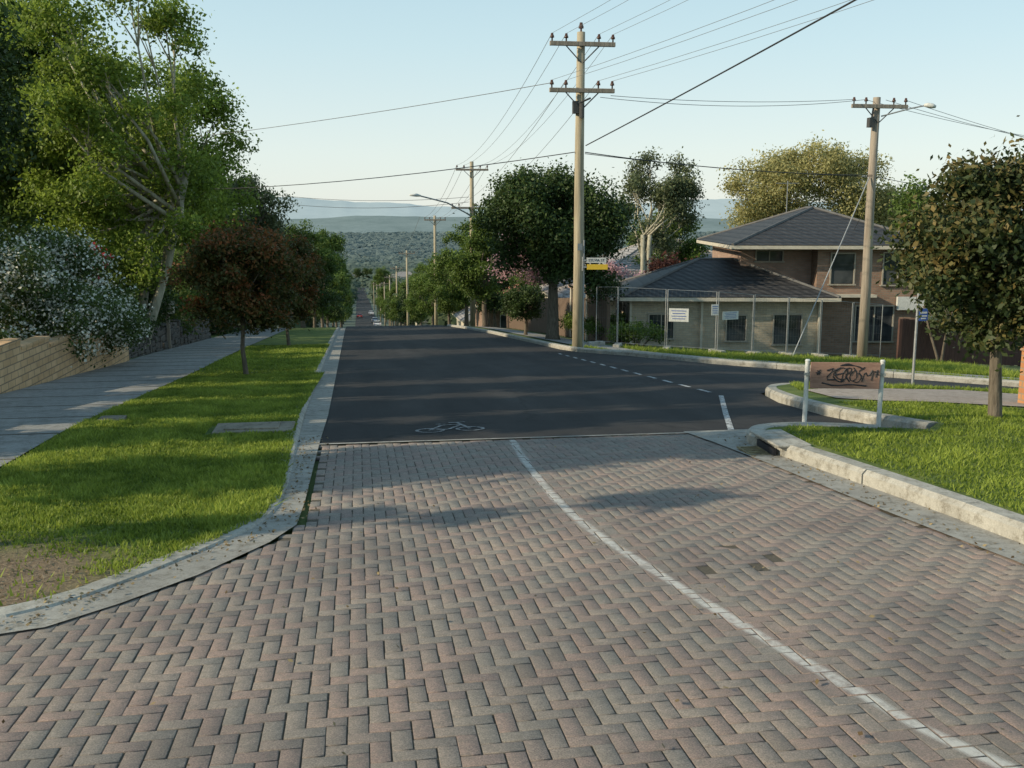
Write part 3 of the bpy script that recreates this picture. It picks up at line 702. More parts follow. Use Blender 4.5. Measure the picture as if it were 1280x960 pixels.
blades('grass',[(6.3,13.4),(8.2,14),(9.5,14.4),(12,13.6),(11,15),(8,14.4),(6.6,14.4)],9000,.11,.05,74,1,'green grass beside the side street')
blades('grass',[(6.3,29),(7.0,27.2),(8.2,25),(10,23.5),(16,20.2),(16,20.6),(10.4,23.8),(8.4,25),(7.2,27.2),(6.8,31)],9000,-.03,.09,75,1,'green grass strip along the far kerb')
blades('grass',[(8.6,28.2),(10,26.9),(12,26),(18,23),(20,31.5),(11,29.6),(8.3,31.2)],30000,-.03,.12,76,1,'long green grass in front of the wire fence')
rs=np.random.RandomState(90);P=[]
while len(P)<1300:
    q=rs.rand()
    if q<.45: y=5+rs.rand()*6;x=-.60+rs.randn()*.10+(0 if y>7 else -(7-y)*.62)
    elif q<.6: y=5+rs.rand()*5;x=3.9+rs.randn()*.1
    elif q<.85: y=5.75+rs.randn()*.35;x=-2.2+rs.randn()*.4
    else: x=-1.5+5*rs.rand();y=3+7*rs.rand()
    P.append((x,y,G(x,y)+(.018 if x>-1.5 or y<5.3 else .03)))
P=np.array(P);k=len(P);T=rs.rand(k);D=np.tile([0,0,2.5],(k,1))
o=leaf_mesh('leaf_litter',P,T,D,.026,leafmat('dry_leaf',(.10,.065,.03),(.32,.24,.12),.1),rs,None,.6);tag(o,'small dry leaves scattered along gutter and paving','leaf litter',kind='stuff')

# ------------------------------------------------------------------ garden walls
e=thing('brick_wall',(-5.72,13,G(-5.7,13)),'low stepped cream brick garden wall along the footpath','wall')
mb=MB();cap=MB();y=-3.0
while y<12.2:
    yw=13+y;top=G(0,yw+.75)+.85-.01*max(0,y)-G(0,13)
    bot=G(0,yw+1.6)-.25-G(0,13);ln=1.6
    mb.box((-.12,y+ln/2,(top+bot)/2),(.23,ln-.004,top-bot))
    cap.box((-.12,y+ln/2,top+.026),(.27,ln-.01,.05));y+=ln
mb.obj('wall_body',M_bcream,e);cap.obj('coping',M_bcream,e)
e=thing('stone_wall',(-6.1,26,G(-6,26)),'low dark dry stone wall beside the footpath','wall')
mb=MB();rr=random.Random(2);y=0
while y<17:
    ln=rr.uniform(.3,.6);zz=G(0,26+y)-G(0,26)-.1;h=0
    while h<.8:
        hh=rr.uniform(.14,.24);mb.box((-.2-h*.1+rr.uniform(-.03,.03),y+ln/2+rr.uniform(-.05,.05),zz+h+hh/2),(.36,ln-.03,hh-.02),rr.uniform(-.08,.08));h+=hh
    y+=ln
mb.obj('stones',simple('dark_stone',(.05,.045,.04),(.15,.13,.11),5,.95,.6,.03),e,bevel=.02)
e=thing('letterbox',(-6.1,33.5,G(-6.1,33.5)),'cream letterbox on a short post beside the hedge','letterbox')
mb=MB();mb.box((0,0,.6),(.1,.1,1.2));mb.obj('post',M_wood2,e)
mb=MB();mb.box((0,0,1.34),(.4,.34,.28));mb.poly([(-.23,-.2,1.482),(.23,-.2,1.482),(.23,0,1.6),(-.23,0,1.6)]);mb.poly([(-.23,.2,1.482),(-.23,0,1.6),(.23,0,1.6),(.23,.2,1.482)]);mb.poly([(-.2,-.171,1.482),(.2,-.171,1.482),(0,-.171,1.58)]);mb.obj('box',M_cream,e)
e=thing('drain_pit',(-1.20,11.42,G(-1.2,11.42)+VZ(0,11.42)),'flat concrete drain pit lid set in the grass at the kerb','drain')
mb=MB();mb.box((0,0,.005),(.88,.52,.05));mb.obj('surround',M_lid,e,bevel=.01)
mb=MB();mb.box((-.02,.01,.036),(.6,.34,.02));mb.obj('lid',M_lid,e,bevel=.006)
e=thing('meter_cover',(-3.02,12.6,G(-3,12.6)+VZ(0,12.6)),'small grey meter cover in the grass','cover')
mb=MB();mb.box((0,0,.015),(.3,.24,.04));mb.obj('frame',M_lid,e,bevel=.006);mb=MB();mb.box((0,0,.038),(.22,.16,.012));mb.obj('lid',M_lid,e)
e=thing('kerb_drain',(3.93,9.0,G(4,9.0)),'kerb inlet drain with dark opening and metal grate','drain')
mb=MB();mb.box((-.012,.02,.055),(.03,.46,.07),-.05);mb.obj('opening',M_black,e)
mb=MB()
for k in range(7): mb.box((-.12,-.21+k*.07,.018),(.18,.03,.012))
mb.box((-.225,0,.018),(.02,.46,.014));mb.box((-.03,0,.018),(.02,.46,.014));mb.obj('grate',simple('rusty_iron',(.12,.09,.05),(.3,.24,.12),20,.8),e)
mb=MB();mb.box((.12,.02,.142),(.34,.7,.025));mb.obj('lintel',M_conc,e,bevel=.01)

# ------------------------------------------------------------------ poles
def text(body,size,m,parent,loc,rot,name='lettering'):
    c=bpy.data.curves.new('t','FONT');c.body=body;c.size=size;c.align_x='CENTER';c.align_y='CENTER';c.extrude=.002
    t=bpy.data.objects.new('t',c);COL.objects.link(t);dg=bpy.context.evaluated_depsgraph_get()
    me=bpy.data.meshes.new_from_object(t.evaluated_get(dg));bpy.data.objects.remove(t)
    me.materials.clear();me.materials.append(m)
    o=bpy.data.objects.new(name,me);link(o,parent);o.location=loc;o.rotation_euler=rot;return o
def insul(mb,x,y,z,s=1.0):
    mb.tube([(x,y,z),(x,y,z+.08*s),(x,y,z+.081*s),(x,y,z+.13*s),(x,y,z+.131*s),(x,y,z+.19*s)],[.02*s,.02*s,.055*s,.05*s,.04*s,.03*s],8)
def pole(x,y,h,r,arms,label,wood=M_wood,group=None):
    e=thing('utility_pole',(x,y,G(x,y)),label,'power pole',group)
    mb=MB();mb.tube([(0,0,-.3),(.01,0,h*.3),(-.01,.01,h*.6),(0,0,h)],[r,r*.92,r*.8,r*.68],12);mb.obj('shaft',wood,e,smooth=True)
    for (z,hw,off) in arms:
        mb=MB();mb.box((off,-r-.04,z),(2*hw,.10,.12));mb.obj('crossarm',M_wood2,e,bevel=.01)
        for s in (-1,1):
            mb=MB();mb.tube([(off*.3+s*.02,-r,z-.5),(off+s*hw*.5,-r-.05,z-.06)],.018,5);mb.obj('brace',M_dark,e)
        for k in (-.93,-.5,.5,.93):
            mb=MB();insul(mb,off+k*hw,-r-.04,z+.06,1.1);mb.obj('insulator',M_porc,e,smooth=True)
    return e
E=pole(6.36,28.45,8.95,.17,[(8.6,.93,0),(7.35,.93,0)],'tall weathered timber power pole with two crossarms at corner')
mb=MB();insul(mb,0,0,8.94,1.4);mb.obj('insulator',M_porc,E)
mb=MB();mb.tube([(.0,-.2,6.6),(.0,-.2,7.0)],.07,8);mb.tube([(-.1,-.17,7.0),(.25,-.2,7.15)],.03,6);mb.box((-.16,-.1,6.9),(.16,.16,.34));mb.obj('fuse_box',M_dark,E)
mb=MB();mb.tube([(.13,-.1,0),(.12,-.12,3.2)],.03,6);mb.obj('conduit',M_metal,E)
mb=MB();mb.box((-.0,-.17,3.0),(.14,.01,.2));mb.obj('number_plate',M_metal,E)
S=thing('street_name_sign',(6.36,28.45,G(6.36,28.45)+2.52),'white name blade above yellow blade on the timber pole','street sign',rz=-.15)
mb=MB();mb.box((.50,-.2,.10),(.56,.025,.15));mb.obj('name_blade',M_white,S,bevel=.004)
mb=MB();mb.box((.53,-.2,-.09),(.60,.025,.15));mb.obj('yellow_blade',M_yel,S,bevel=.004)
mb=MB();mb.tube([(.1,-.2,.2),(.1,-.2,-.2)],.02,6);mb.box((.16,-.2,.1),(.12,.03,.05));mb.box((.16,-.2,-.09),(.12,.03,.05));mb.obj('bracket',M_metal,S)
text('SYLVIA ST',.105,M_black,S,(.5,-.216,.10),(math.pi/2,0,0))
P2=pole(16.6,30.8,8.5,.17,[(8.2,.95,0)],'timber power pole with street lamp beside the wire fence',M_wood2)
mb=MB();mb.tube([(.1,-.15,7.9),(.9,-.5,8.12),(1.3,-.68,8.2)],.025,6);mb.obj('lamp_arm',M_metal,P2)
mb=MB();mb.tube([(1.25,-.66,8.21),(1.35,-.7,8.21),(1.48,-.76,8.18),(1.58,-.8,8.15)],[.04,.075,.08,.04],8);mb.obj('lamp_head',M_white,P2,smooth=True)
mb=MB();mb.box((-.25,-.15,7.7),(.16,.2,.3));mb.tube([(-.2,-.2,8.2),(-.25,-.2,7.8)],.03,6);mb.obj('switch_box',M_dark,P2)
mb=MB();mb.tube([(-.15,-.1,6.0),(-3.3,-1.7,.25)],.018,6);mb.obj('guy_wire',M_metal,P2)
P3=pole(7.1,62,10.1,.17,[(9.6,1.0,0),(7.3,.95,-.35)],'timber power pole with two crossarms and a long lamp arm')
mb=MB();mb.tube([(0,-.1,6.8),(-1.6,-.8,7.6),(-3.3,-1.5,8.0)],.045,6);mb.obj('lamp_arm',M_metal,P3)
mb=MB();mb.tube([(-3.25,-1.5,8.0),(-3.5,-1.6,8.04),(-3.9,-1.75,8.03)],[.05,.10,.05],8);mb.obj('lamp_head',M_white,P3,smooth=True)
P4=pole(7.2,93,10.6,.17,[(10.2,1.0,0)],'timber power pole further down the street',group='poles down the hill')
for y in (126,160,195,235,280,330,390): copytree(P4,6.2,y,1,0)
def wire(a,b_,sag,r=.010,m=None,label='thin overhead electricity wire between poles'):
    a=Vector(a);b_=Vector(b_);pts=[]
    for k in range(15):
        t=k/14;p=a.lerp(b_,t);p.z-=sag*4*t*(1-t);pts.append(p)
    mb=MB();mb.tube(pts,r,4,False);o=mb.obj('power_line',m or M_cable)
    tag(o,label,'power line','overhead wires')
gm=G(6.36,28.45);g3=G(7.1,62);g2=G(16.6,30.8);g4=G(7.2,93)
for k in (-.93,-.5,.5,.93):
    x=k*.93
    wire((6.36+x,28.25,gm+8.87),(7.1+k,61.8,g3+9.87),.7,.008)
    wire((7.1+k,61.8,g3+9.87),(7.2+k,92.8,g4+10.45),.6,.012)
    wire((6.36+x,28.25,gm+8.87),(14.5+k*1.4,-14,gm+12.5),.6,.0055)
    wire((6.36+x,28.25,gm+7.62),(17.5+k*1.2,-12,gm+11.2),.7,.0055)
for k in (-.5,.5): wire((6.36+k*.93,28.25,gm+7.62),(7.1+k-.35,61.8,g3+7.5),.6,.009)
yy=[93,126,160,195,235]
for a,b_ in zip(yy[:-1],yy[1:]):
    for k in (-.9,.9): wire((6.7+k,a-.2,G(7.0,a)+10.45),(6.4+k,b_-.2,G(7.0,b_)+10.45),.5,.015)
wire((6.36-.86,28.3,gm+7.55),(-14,51.6,4.9),.25,.010)
wire((6.2,28.4,3.54),(-12.6,51.6,3.1),.45,.013,M_wire)
wire((6.9,61.9,2.9),(-9,74,3.7),.5,.013,M_wire);wire((6.9,61.9,2.6),(-9,74,3.2),.6,.013,M_wire)
wire((7.2,28.3,5.1),(15.7,30.6,g2+8.4),.12,.008);wire((6.9,28.3,5.05),(16.1,30.6,g2+8.4),.22,.008)
wire((6.5,28.4,3.54),(16.5,30.6,g2+6.05),.15,.013,M_wire);wire((6.5,28.4,3.5),(16.5,30.6,g2+6.0),.1,.010,M_wire)
wire((6.5,28.3,3.72),(8.8,-10,7.3),.15,.017,M_wire,'thick black overhead service cable')
for k,z in enumerate((8.4,8.4,8.4)): wire((16.1+k*.7,30.6,g2+z),(33+k,37,4.3-.45*k),.3,.008)
wire((16.7,30.7,g2+6.0),(19.3,37,1.2),.12,.010,M_wire);wire((16.7,30.7,g2+6.0),(31,33,1.9),.3,.010,M_wire)

# ------------------------------------------------------------------ board, sign posts, pier
e=thing('barrier_board',(4.86,10.2,G(4.86,10.2)+.1),'weathered red-brown board with graffiti between two white posts','sign board',rz=math.atan2(-.17,.79))
W=.808
for x in (0,W):
    mb=MB();mb.tube([(x,0,-.2),(x+.006,0,.70)],.026,12);mb.tube([(x+.006,0,.70),(x+.006,0,.715)],[.031,.02],12);mb.obj('post',M_white,e,smooth=False)
mb=MB();mb.box((W/2,-.045,.545),(W-.06,.022,.29));mb.obj('board',M_board,e,bevel=.004)
for x in (0,W):
    mb=MB();mb.box((x,-.034,.555),(.07,.012,.03));mb.obj('clamp',M_metal,e)
strokes=[[(-.32,.035),(-.27,.035)],[(-.31,.06),(-.28,.01)],[(-.28,.06),(-.31,.01)],[(-.21,.06),(-.12,.085),(-.22,-.045),(-.09,-.04)],[(-.07,.08),(-.15,.01),(-.07,-.07),(-.01,-.05)],[(-.12,.01),(-.02,.03)],
 [(-.04,-.07),(-.02,.07),(.05,.09),(.06,.04),(-.01,.01),(.06,-.07)],[(.10,.07),(.04,.0),(.07,-.07),(.13,-.03),(.12,.05),(.07,.09)],[(.20,.09),(.13,.04),(.18,-.01),(.14,-.08),(.09,-.06)],[(.19,-.07),(.21,.06),(.24,-.02),(.29,.09),(.28,-.05)],[(.31,.05),(.35,.01)],[(.345,.055),(.315,.0)],[(.33,.065),(.33,-.01)],
 [(-.24,-.075),(-.1,-.11),(.05,-.09),(.24,-.115)],[(-.07,.11),(.02,.125),(.12,.105),(.18,.07)],[(-.14,.05),(-.05,.10),(.03,.05),(.0,-.05),(-.09,-.03),(-.12,.04)],[(-.05,.12),(0,.135),(.05,.115)]]
mb=MB();rr=random.Random(4)
for s in strokes:
    s=[(a+.10*b_+rr.uniform(-.006,.006),b_+rr.uniform(-.006,.006)) for a,b_ in s]
    s=smoothpl(s,1)
    mb.tube([(W/2+a*1.0,-.056,.545+b_) for a,b_ in s],[.008*rr.uniform(.7,1.2) for _ in s],5)
mb.obj('graffiti',M_black,e)
e=thing('sign_post',(8.95,14.9,G(8.95,14.9)+.1),'grey metal post with a small blue and white sign','sign post')
mb=MB();mb.tube([(0,0,-.2),(0,0,1.78),(-.10,0,2.02)],.022,10);mb.obj('post',M_metal,e)
mb=MB();mb.box((.09,-.035,1.19),(.15,.01,.20));mb.obj('sign_plate',M_blue,e)
mb=MB();mb.box((.09,-.043,1.225),(.11,.006,.03));mb.box((.09,-.043,1.17),(.11,.006,.02));mb.box((.09,-.043,1.13),(.08,.006,.02));mb.obj('sign_print',M_white,e)
e=thing('brick_pier',(9.0,11.95,G(9,11.95)+.08),'orange brick gate pier with flat capping on the corner lot','pier')
mb=MB();mb.box((.1,0,.33),(.47,.4,.86));mb.obj('pier_body',M_borange,e);mb=MB();mb.box((.1,0,.785),(.53,.46,.05));mb.obj('capping',M_borange,e)
mb=MB();mb.box((.95,0,.2),(1.2,.22,.6));mb.obj('low_wall',M_borange,e)

# ------------------------------------------------------------------ houses
def hip(x0,x1,y0,y1,z,rise):
    mb=MB();dx,dy=x1-x0,y1-y0
    if dx>=dy: r0=(x0+dy/2,(y0+y1)/2,z+rise);r1=(x1-dy/2,(y0+y1)/2,z+rise)
    else: r0=((x0+x1)/2,y0+dx/2,z+rise);r1=((x0+x1)/2,y1-dx/2,z+rise)
    a,b_,c,d=(x0,y0,z),(x1,y0,z),(x1,y1,z),(x0,y1,z)
    if dx>=dy: fs=[(a,b_,r1,r0),(b_,c,r1),(c,d,r0,r1),(d,a,r0)];hp=[(a,r0),(d,r0),(b_,r1),(c,r1),(r0,r1)]
    else: fs=[(a,b_,r0),(b_,c,r1,r0),(c,d,r1),(d,a,r0,r1)];hp=[(a,r0),(b_,r0),(c,r1),(d,r1),(r0,r1)]
    for f in fs: mb.poly(f)
    mb.poly([(x0,y0,z-.01),(x0,y1,z-.01),(x1,y1,z-.01),(x1,y0,z-.01)])
    return mb,hp
def roof(parent,x0,x1,y0,y1,z,rise,m,name='roof',fm=None):
    mb,hp=hip(x0,x1,y0,y1,z,rise);R=mb.obj(name,m,parent)
    cm=MB()
    for p,q in hp: cm.tube([p,q],.07,6)
    cm.obj('ridge_capping',M_ridge if m is M_tile else m,R)
    g=MB();zz=z-.09
    g.box(((x0+x1)/2,y0-.03,zz),(x1-x0+.1,.06,.13));g.box(((x0+x1)/2,y1+.03,zz),(x1-x0+.1,.06,.13))
    g.box((x0-.03,(y0+y1)/2,zz+.002),(.06,y1-y0-.004,.13));g.box((x1+.03,(y0+y1)/2,zz+.002),(.06,y1-y0-.004,.13))
    g.obj('fascia_gutter',fm or M_cream,R);return R
def window(parent,x,y,z,w_,h,axis_='y',mull=1,fm=None):
    f=MB();p=MB();t=.05;d=.07
    f.box((0,0,h/2),(w_,d,t));f.box((0,0,-h/2),(w_+.1,d+.04,t));f.box((-w_/2+t/2,0,0),(t,d-.004,h-t));f.box((w_/2-t/2,0,0),(t,d-.004,h-t))
    for k in range(mull): f.box((-w_/2+w_*(k+1)/(mull+1),-.004,0),(t*.8,d-.02,h-t))
    p.box((0,.02,0),(w_-.1,.02,h-.08))
    o=f.obj('window',fm or M_white,parent);o.location=(x,y,z);o.rotation_euler=(0,0,0 if axis_=='y' else -math.pi/2)
    p.obj('window_pane',M_glass,o);return o
M_wframe=simple('window_frame_beige',(.28,.25,.2),(.38,.34,.28),8,.6,0)
HX,HY=14,36;hz=-3.55
H=thing('house',(HX,HY,hz),'two storey brown brick house with dark tiled hip roofs','house',rz=math.radians(-11))
mb=MB();mb.box((-.35,2.5,.95),(7.1,6,2.9));mb.obj('lower_wall',M_blow,H)
mb=MB();mb.box((5.35,2.9,1.85),(4.0,4.2,4.7));mb.obj('front_wall',M_bbrown,H)
mb=MB();mb.box((3.95,5.2,1.85),(6.7,7.0,4.7));mb.obj('rear_wall',M_rend,H)
roof(H,-4.25,3.75,-1.0,5.6,2.35,1.25,M_tile)
roof(H,.0,7.9,.25,9.3,4.22,1.42,M_tile)
for (x,y,z,w_,h,mu) in ((-2.7,-.54,1.2,1.0,.95,1),(.1,-.54,1.15,.8,1.0,0),(2.0,-.54,1.1,1.1,1.15,1),(4.3,.76,3.3,.95,1.2,0),(6.4,.76,3.3,1.2,1.25,1),(5.6,.76,1.2,1.5,1.4,1),(1.7,1.66,3.75,1.1,.45,1)):
    window(H,x,y,z,w_,h,mull=mu,fm=M_wframe)
window(H,-3.94,1.2,1.3,1.0,.95,'x',fm=M_wframe)
for x in (-3.85,-1.2,3.15):
    mb=MB();mb.box((x,-.60,.95),(.08,.07,2.6));mb.obj('downpipe',M_cream,H)
mb=MB();mb.box((6.9,.66,2.0),(1.0,.16,.5));mb.obj('air_conditioner',M_white,H)
mb=MB();mb.box((4.6,.5,2.3),(1.8,.5,.1));mb.obj('awning',M_cream,H)
mb=MB();mb.tube([(3.4,6.5,5.2),(3.4,6.5,6.8)],.02,5);mb.tube([(2.9,6.5,6.7),(3.9,6.5,6.7)],.012,4);mb.tube([(3.1,6.3,6.5),(3.1,6.7,6.5)],.012,4);mb.tube([(3.6,6.3,6.7),(3.6,6.7,6.7)],.012,4);mb.obj('antenna',M_metal,H)
CP=thing('carport',(9.5,39,G(9.5,39)),'low carport with pale brick columns and a flat roof','carport')
for x,y in ((-.35,0),(.3,-.3),(.9,0),(-.35,3),(.9,3)):
    mb=MB();mb.box((x,y,.85),(.2,.2,2.1));mb.obj('column',M_cream,CP)
mb=MB();mb.box((.27,1.5,1.96),(1.5,3.8,.12));mb.obj('roof',M_rend,CP)
def smallhouse(x,y,w_,d,h,rise,wm,rm,label,rz=0,zb=None,group='suburban houses in the valley'):
    e=thing('house',(x,y,(G(x,y) if zb is None else zb)),label,'house',group,rz)
    mb=MB();mb.box((0,0,h/2-.5),(w_,d,h+1));mb.obj('wall',wm,e)
    roof(e,-w_/2-.5,w_/2+.5,-d/2-.5,d/2+.5,h,rise,rm)
    for k in (-.28,.25): window(e,k*w_,-d/2-.03,1.45,1.6,1.2,mull=1)
    return e
SH=[(13.2,51,6,6,2.3,1.2,M_cream,M_tilel,'pale tiled bungalow behind the carport'),
(22,70,10,8,5,2,M_cream,M_tilel,'cream house with pale roof behind the two storey house'),
(15,86,9,8,2.7,1.8,M_bbrown,M_tiler,'brick bungalow with terracotta roof'),(-13,88,9,8,2.7,1.8,M_blow,M_tiler,'brick bungalow with terracotta roof'),
(-13,122,10,8,2.7,1.8,M_cream,M_tile,'cream bungalow with dark roof'),(17,118,10,8,2.7,1.9,M_cream,M_tilel,'cream bungalow with pale roof'),
(16,150,10,9,2.7,1.9,M_bbrown,M_tiler,'brick bungalow with terracotta roof'),(-14,165,10,9,2.7,1.9,M_cream,M_tilel,'cream bungalow with pale roof'),
(16,190,10,9,2.7,1.9,M_cream,M_tile,'cream bungalow with dark roof'),
(-13,235,10,9,2.7,1.9,M_cream,M_tiler,'cream bungalow with terracotta roof'),(15,260,10,9,2.7,2,M_cream,M_tilel,'cream bungalow with pale roof'),
(-13,285,10,9,2.7,1.9,M_bbrown,M_tilel,'brick bungalow with pale roof'),(-14,350,11,9,3.7,3,M_cream,M_tiler,'cream bungalow with terracotta roof'),
(15,330,11,9,2.7,2,M_cream,M_tiler,'cream bungalow with terracotta roof'),(-13,440,14,9,4.7,3,M_cream,M_tilel,'cream bungalow with pale roof'),(18,440,12,9,3.7,2,M_cream,M_tilel,'cream bungalow with pale roof'),
(-18,500,14,10,5,3.2,M_cream,M_tiler,'cream house with terracotta roof'),(20,560,16,10,6,3.2,M_bbrown,M_tilel,'brick house with pale roof'),(-40,480,16,10,6,3.2,M_cream,M_tilel,'cream house with pale roof'),(34,520,16,10,6,3.2,M_cream,M_tiler,'cream house with terracotta roof'),(2,830,20,12,7,4,M_cream,M_tilel,'cream house with pale roof'),
(-30,640,18,12,8,4,M_cream,M_tiler,'cream house with terracotta roof'),(-60,700,18,12,8,4,M_cream,M_tilel,'cream house with pale roof'),(24,720,18,12,8,4,M_cream,M_tilel,'cream house with pale roof'),(-24,900,20,12,9,4,M_bbrown,M_tiler,'brick house with terracotta roof'),(40,860,20,12,9,4,M_cream,M_tilel,'cream house with pale roof')]
for s in SH: smallhouse(*s)
# ------------------------------------------------------------------ fences
def fencepanel(x0,y0,x1,y1):
    L=math.hypot(x1-x0,y1-y0);e=thing('fence_panel',(x0,y0,G(x0,y0)),'temporary wire mesh fence panel on the grass','fence','temporary wire fence panels',math.atan2(y1-y0,x1-x0))
    dzz=G(x1,y1)-G(x0,y0);L-=.06
    f=MB();f.tube([(0,0,-.1),(0,0,1.95)],.015,6);f.tube([(L,0,dzz-.1),(L,0,dzz+1.95)],.015,6);f.tube([(0,0,1.95),(L,0,1.95+dzz)],.007,6);f.tube([(0,0,.15),(L,0,.15+dzz)],.006,6);f.obj('frame',M_metal,e)
    m=MB();n=int(L/.12)
    for k in range(1,n): t=k/n;m.tube([(L*t,0,.15+dzz*t),(L*t,0,1.95+dzz*t)],.0016,3,False)
    for k in range(1,7): m.tube([(0,.004,.15+k*.26),(L,.004,.15+k*.26+dzz)],.0016,3,False)
    m.obj('mesh_infill',M_wmesh,e)
    b=MB();b.box((0,0,.06),(.22,.6,.12));b.obj('footing',M_conc,e,bevel=.02)
fp=resample([(7.9,32.5),(8.3,31.2),(11.2,29.9),(18.3,32.6)],1.7)
for a,b_ in zip(fp[:-1],fp[1:]): fencepanel(*a,*b_)
def panel_sign(x,y,z,w_,h,lab,m=M_white,lines=4,rz=0):
    e=thing('notice_sign',(x,y,z),lab,'sign',None,rz)
    mb=MB();mb.box((0,0,0),(w_,.012,h));mb.obj('sign_plate',m,e)
    mb=MB()
    for k in range(lines): mb.box((0,-.009,h*(.32-.2*k)),(w_*(.75-.1*(k%2)),.004,h*.05))
    mb.obj('sign_print',M_blue,e)
panel_sign(10.05,30.33,-1.35,.62,.42,'white notice board fixed to the wire fence',rz=-.42)
panel_sign(11.62,29.95,-1.35,.62,.26,'long white notice fixed to the wire fence',rz=.3)
panel_sign(11.05,29.8,-1.15,.24,.34,'small white and blue notice fixed to the wire fence',rz=0)
def paling(pts,h,m,label):
    e=thing('timber_fence',(pts[0][0],pts[0][1],G(*pts[0])),label,'fence')
    mb=MB();rr=random.Random(1)
    for p in resample(pts,.13):
        mb.box((p[0]-pts[0][0],p[1]-pts[0][1],G(*p)-G(*pts[0])+h/2+rr.uniform(-.02,.02)),(.115,.115,h))
    mb.obj('palings',m,e)
    mb=MB();q=resample(pts,2.4)
    for a,b_ in zip(q[:-1],q[1:]):
        for hh in (.35,h-.3): mb.tube([(a[0]-pts[0][0],a[1]-pts[0][1]+.1,G(*a)-G(*pts[0])+hh),(b_[0]-pts[0][0],b_[1]-pts[0][1]+.1,G(*b_)-G(*pts[0])+hh)],.05,4)
    mb.obj('rails',m,e)
paling([(9.2,36),(9.0,60)],1.7,M_fencew,'brown timber paling fence along the far footpath')
paling([(19.2,33),(30,34.5)],1.5,M_fencer,'dark reddish timber paling fence beside the brick house')
paling([(-7.0,44),(-7.2,60)],1.6,M_fencew,'brown timber fence beside the hedge')

# ------------------------------------------------------------------ cars
M_tail=simple('tail_light_red',(.4,.02,.02),(.5,.03,.03),5,.3,0)
def car(x,y,paint,label,rz=0):
    e=thing('parked_car',(x,y,G(x,y)+.06),label,'car','cars parked down the hill',rz);e.rotation_euler=(-.07,0,rz)
    mb=MB();w_=.85
    pr=[(-2.2,.35),(-2.2,.8),(-1.9,.92),(-1.2,.95),(1.1,.95),(2.0,.85),(2.2,.65),(2.2,.35)]
    n=len(pr)
    for s in (-w_,w_):
        for (yy,zz) in pr: mb.v.append((s,yy,zz))
    mb.f.append(tuple(range(n)));mb.f.append(tuple(range(2*n-1,n-1,-1)))
    for k in range(n): mb.f.append((k,(k+1)%n,n+(k+1)%n,n+k))
    mb.obj('body',paint,e,bevel=.06)
    for nm,m in (('cabin_glass',M_glass),('cabin_roof',paint)):
        mb=MB()
        if nm=='cabin_glass': q=[(-1.7,.94),(-1.1,1.36),(.4,1.36),(1.1,.94)];ww=(.78,.62,.62,.78)
        else: q=[(-1.15,1.355),(-1.0,1.42),(.3,1.42),(.45,1.355)];ww=(.64,.6,.6,.64)
        for s in (-1,1):
            for (yy,zz),u in zip(q,ww): mb.v.append((s*u,yy,zz))
        mb.f+=[(0,1,2,3),(7,6,5,4),(0,4,5,1),(1,5,6,2),(2,6,7,3),(3,7,4,0)];mb.obj(nm,m,e)
    for sx_ in (-.8,.8):
        for yy in (-1.35,1.35):
            mb=MB();mb.tube([(sx_-.1,yy,.31),(sx_+.1,yy,.31)],.31,14);mb.obj('wheel',M_dark,e)
    for sx_ in (-.62,.62):
        mb=MB();mb.box((sx_,-2.23,.75),(.3,.04,.14));mb.obj('tail_light',M_tail,e)
    mb=MB();mb.box((0,-2.23,.55),(.4,.02,.12));mb.obj('number_plate',M_white,e)
CW=simple('car_white',(.7,.7,.7),(.8,.8,.8),2,.3,0);CS=simple('car_silver',(.4,.42,.45),(.5,.52,.54),2,.3,0,metal=.3);CR=simple('car_red',(.35,.04,.03),(.4,.05,.04),2,.3,0)
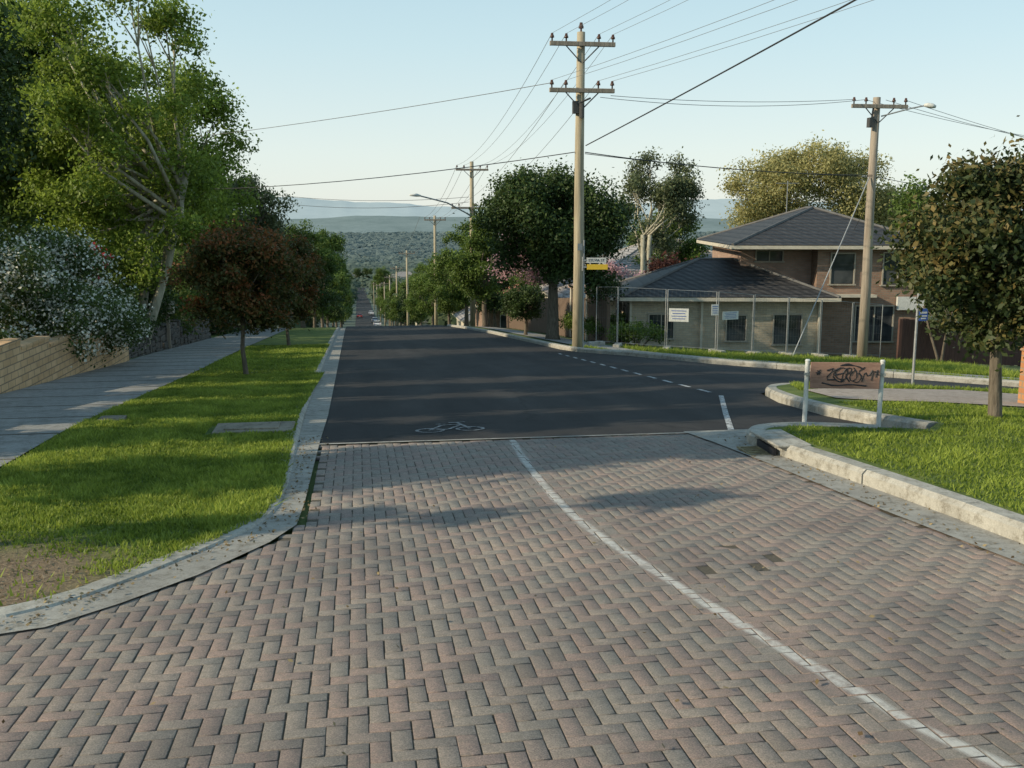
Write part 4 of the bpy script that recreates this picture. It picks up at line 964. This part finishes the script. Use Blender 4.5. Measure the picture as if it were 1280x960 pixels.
car(4.4,238,CW,'white car parked at the kerb down the hill');car(4.4,270,CS,'silver car parked at the kerb down the hill');car(.4,320,CR,'red car on the descending road');car(4.3,340,CW,'white car parked at the kerb down the hill')

# ------------------------------------------------------------------ light, camera
az=(-.99,-.14);el=math.radians(25)
wld=bpy.data.worlds.new('World');SC.world=wld;wld.use_nodes=True
nt=wld.node_tree;bg=nt.nodes['Background'];sky=nt.nodes.new('ShaderNodeTexSky');sky.sky_type='NISHITA';sky.sun_disc=False
sky.sun_elevation=el;sky.sun_rotation=math.atan2(az[0],az[1]);sky.air_density=1.0;sky.dust_density=.6;sky.ozone_density=1.0
nt.links.new(sky.outputs[0],bg.inputs[0]);bg.inputs[1].default_value=.14
tc=nt.nodes.new('ShaderNodeTexCoord');sx=nt.nodes.new('ShaderNodeSeparateXYZ');nt.links.new(tc.outputs['Generated'],sx.inputs[0])
hz_=ramp(nt,sx.outputs[2],[(.0,(.86,.91,.86)),(.06,(.82,.92,.89)),(.16,(.65,.85,.89)),(.32,(.43,.69,.82)),(1,(.20,.34,.50))])
bg2=nt.nodes.new('ShaderNodeBackground');nt.links.new(hz_,bg2.inputs[0]);bg2.inputs[1].default_value=1.0
ms=nt.nodes.new('ShaderNodeMixShader');ms.inputs[0].default_value=.8
nt.links.new(bg.outputs[0],ms.inputs[1]);nt.links.new(bg2.outputs[0],ms.inputs[2]);nt.links.new(ms.outputs[0],nt.nodes['World Output'].inputs[0])
sl=bpy.data.lights.new('sun','SUN');sl.energy=5.0;sl.angle=math.radians(.5);sl.color=(1,.87,.64)
so=bpy.data.objects.new('sun',sl);COL.objects.link(so)
d=Vector((-az[0]*math.cos(el),-az[1]*math.cos(el),-math.sin(el)));so.rotation_euler=d.to_track_quat('-Z','Y').to_euler()
cd=bpy.data.cameras.new('camera');cd.sensor_width=36;cd.lens=35.0;cd.clip_end=60000;cd.clip_start=.05
co=bpy.data.objects.new('camera',cd);COL.objects.link(co);co.location=(0,0,1.75)
co.rotation_euler=(math.radians(90)-math.atan(210/1244.4),0,-math.radians(8.8));SC.camera=co
SC.view_settings.view_transform='Standard';SC.view_settings.look='None';SC.view_settings.exposure=0
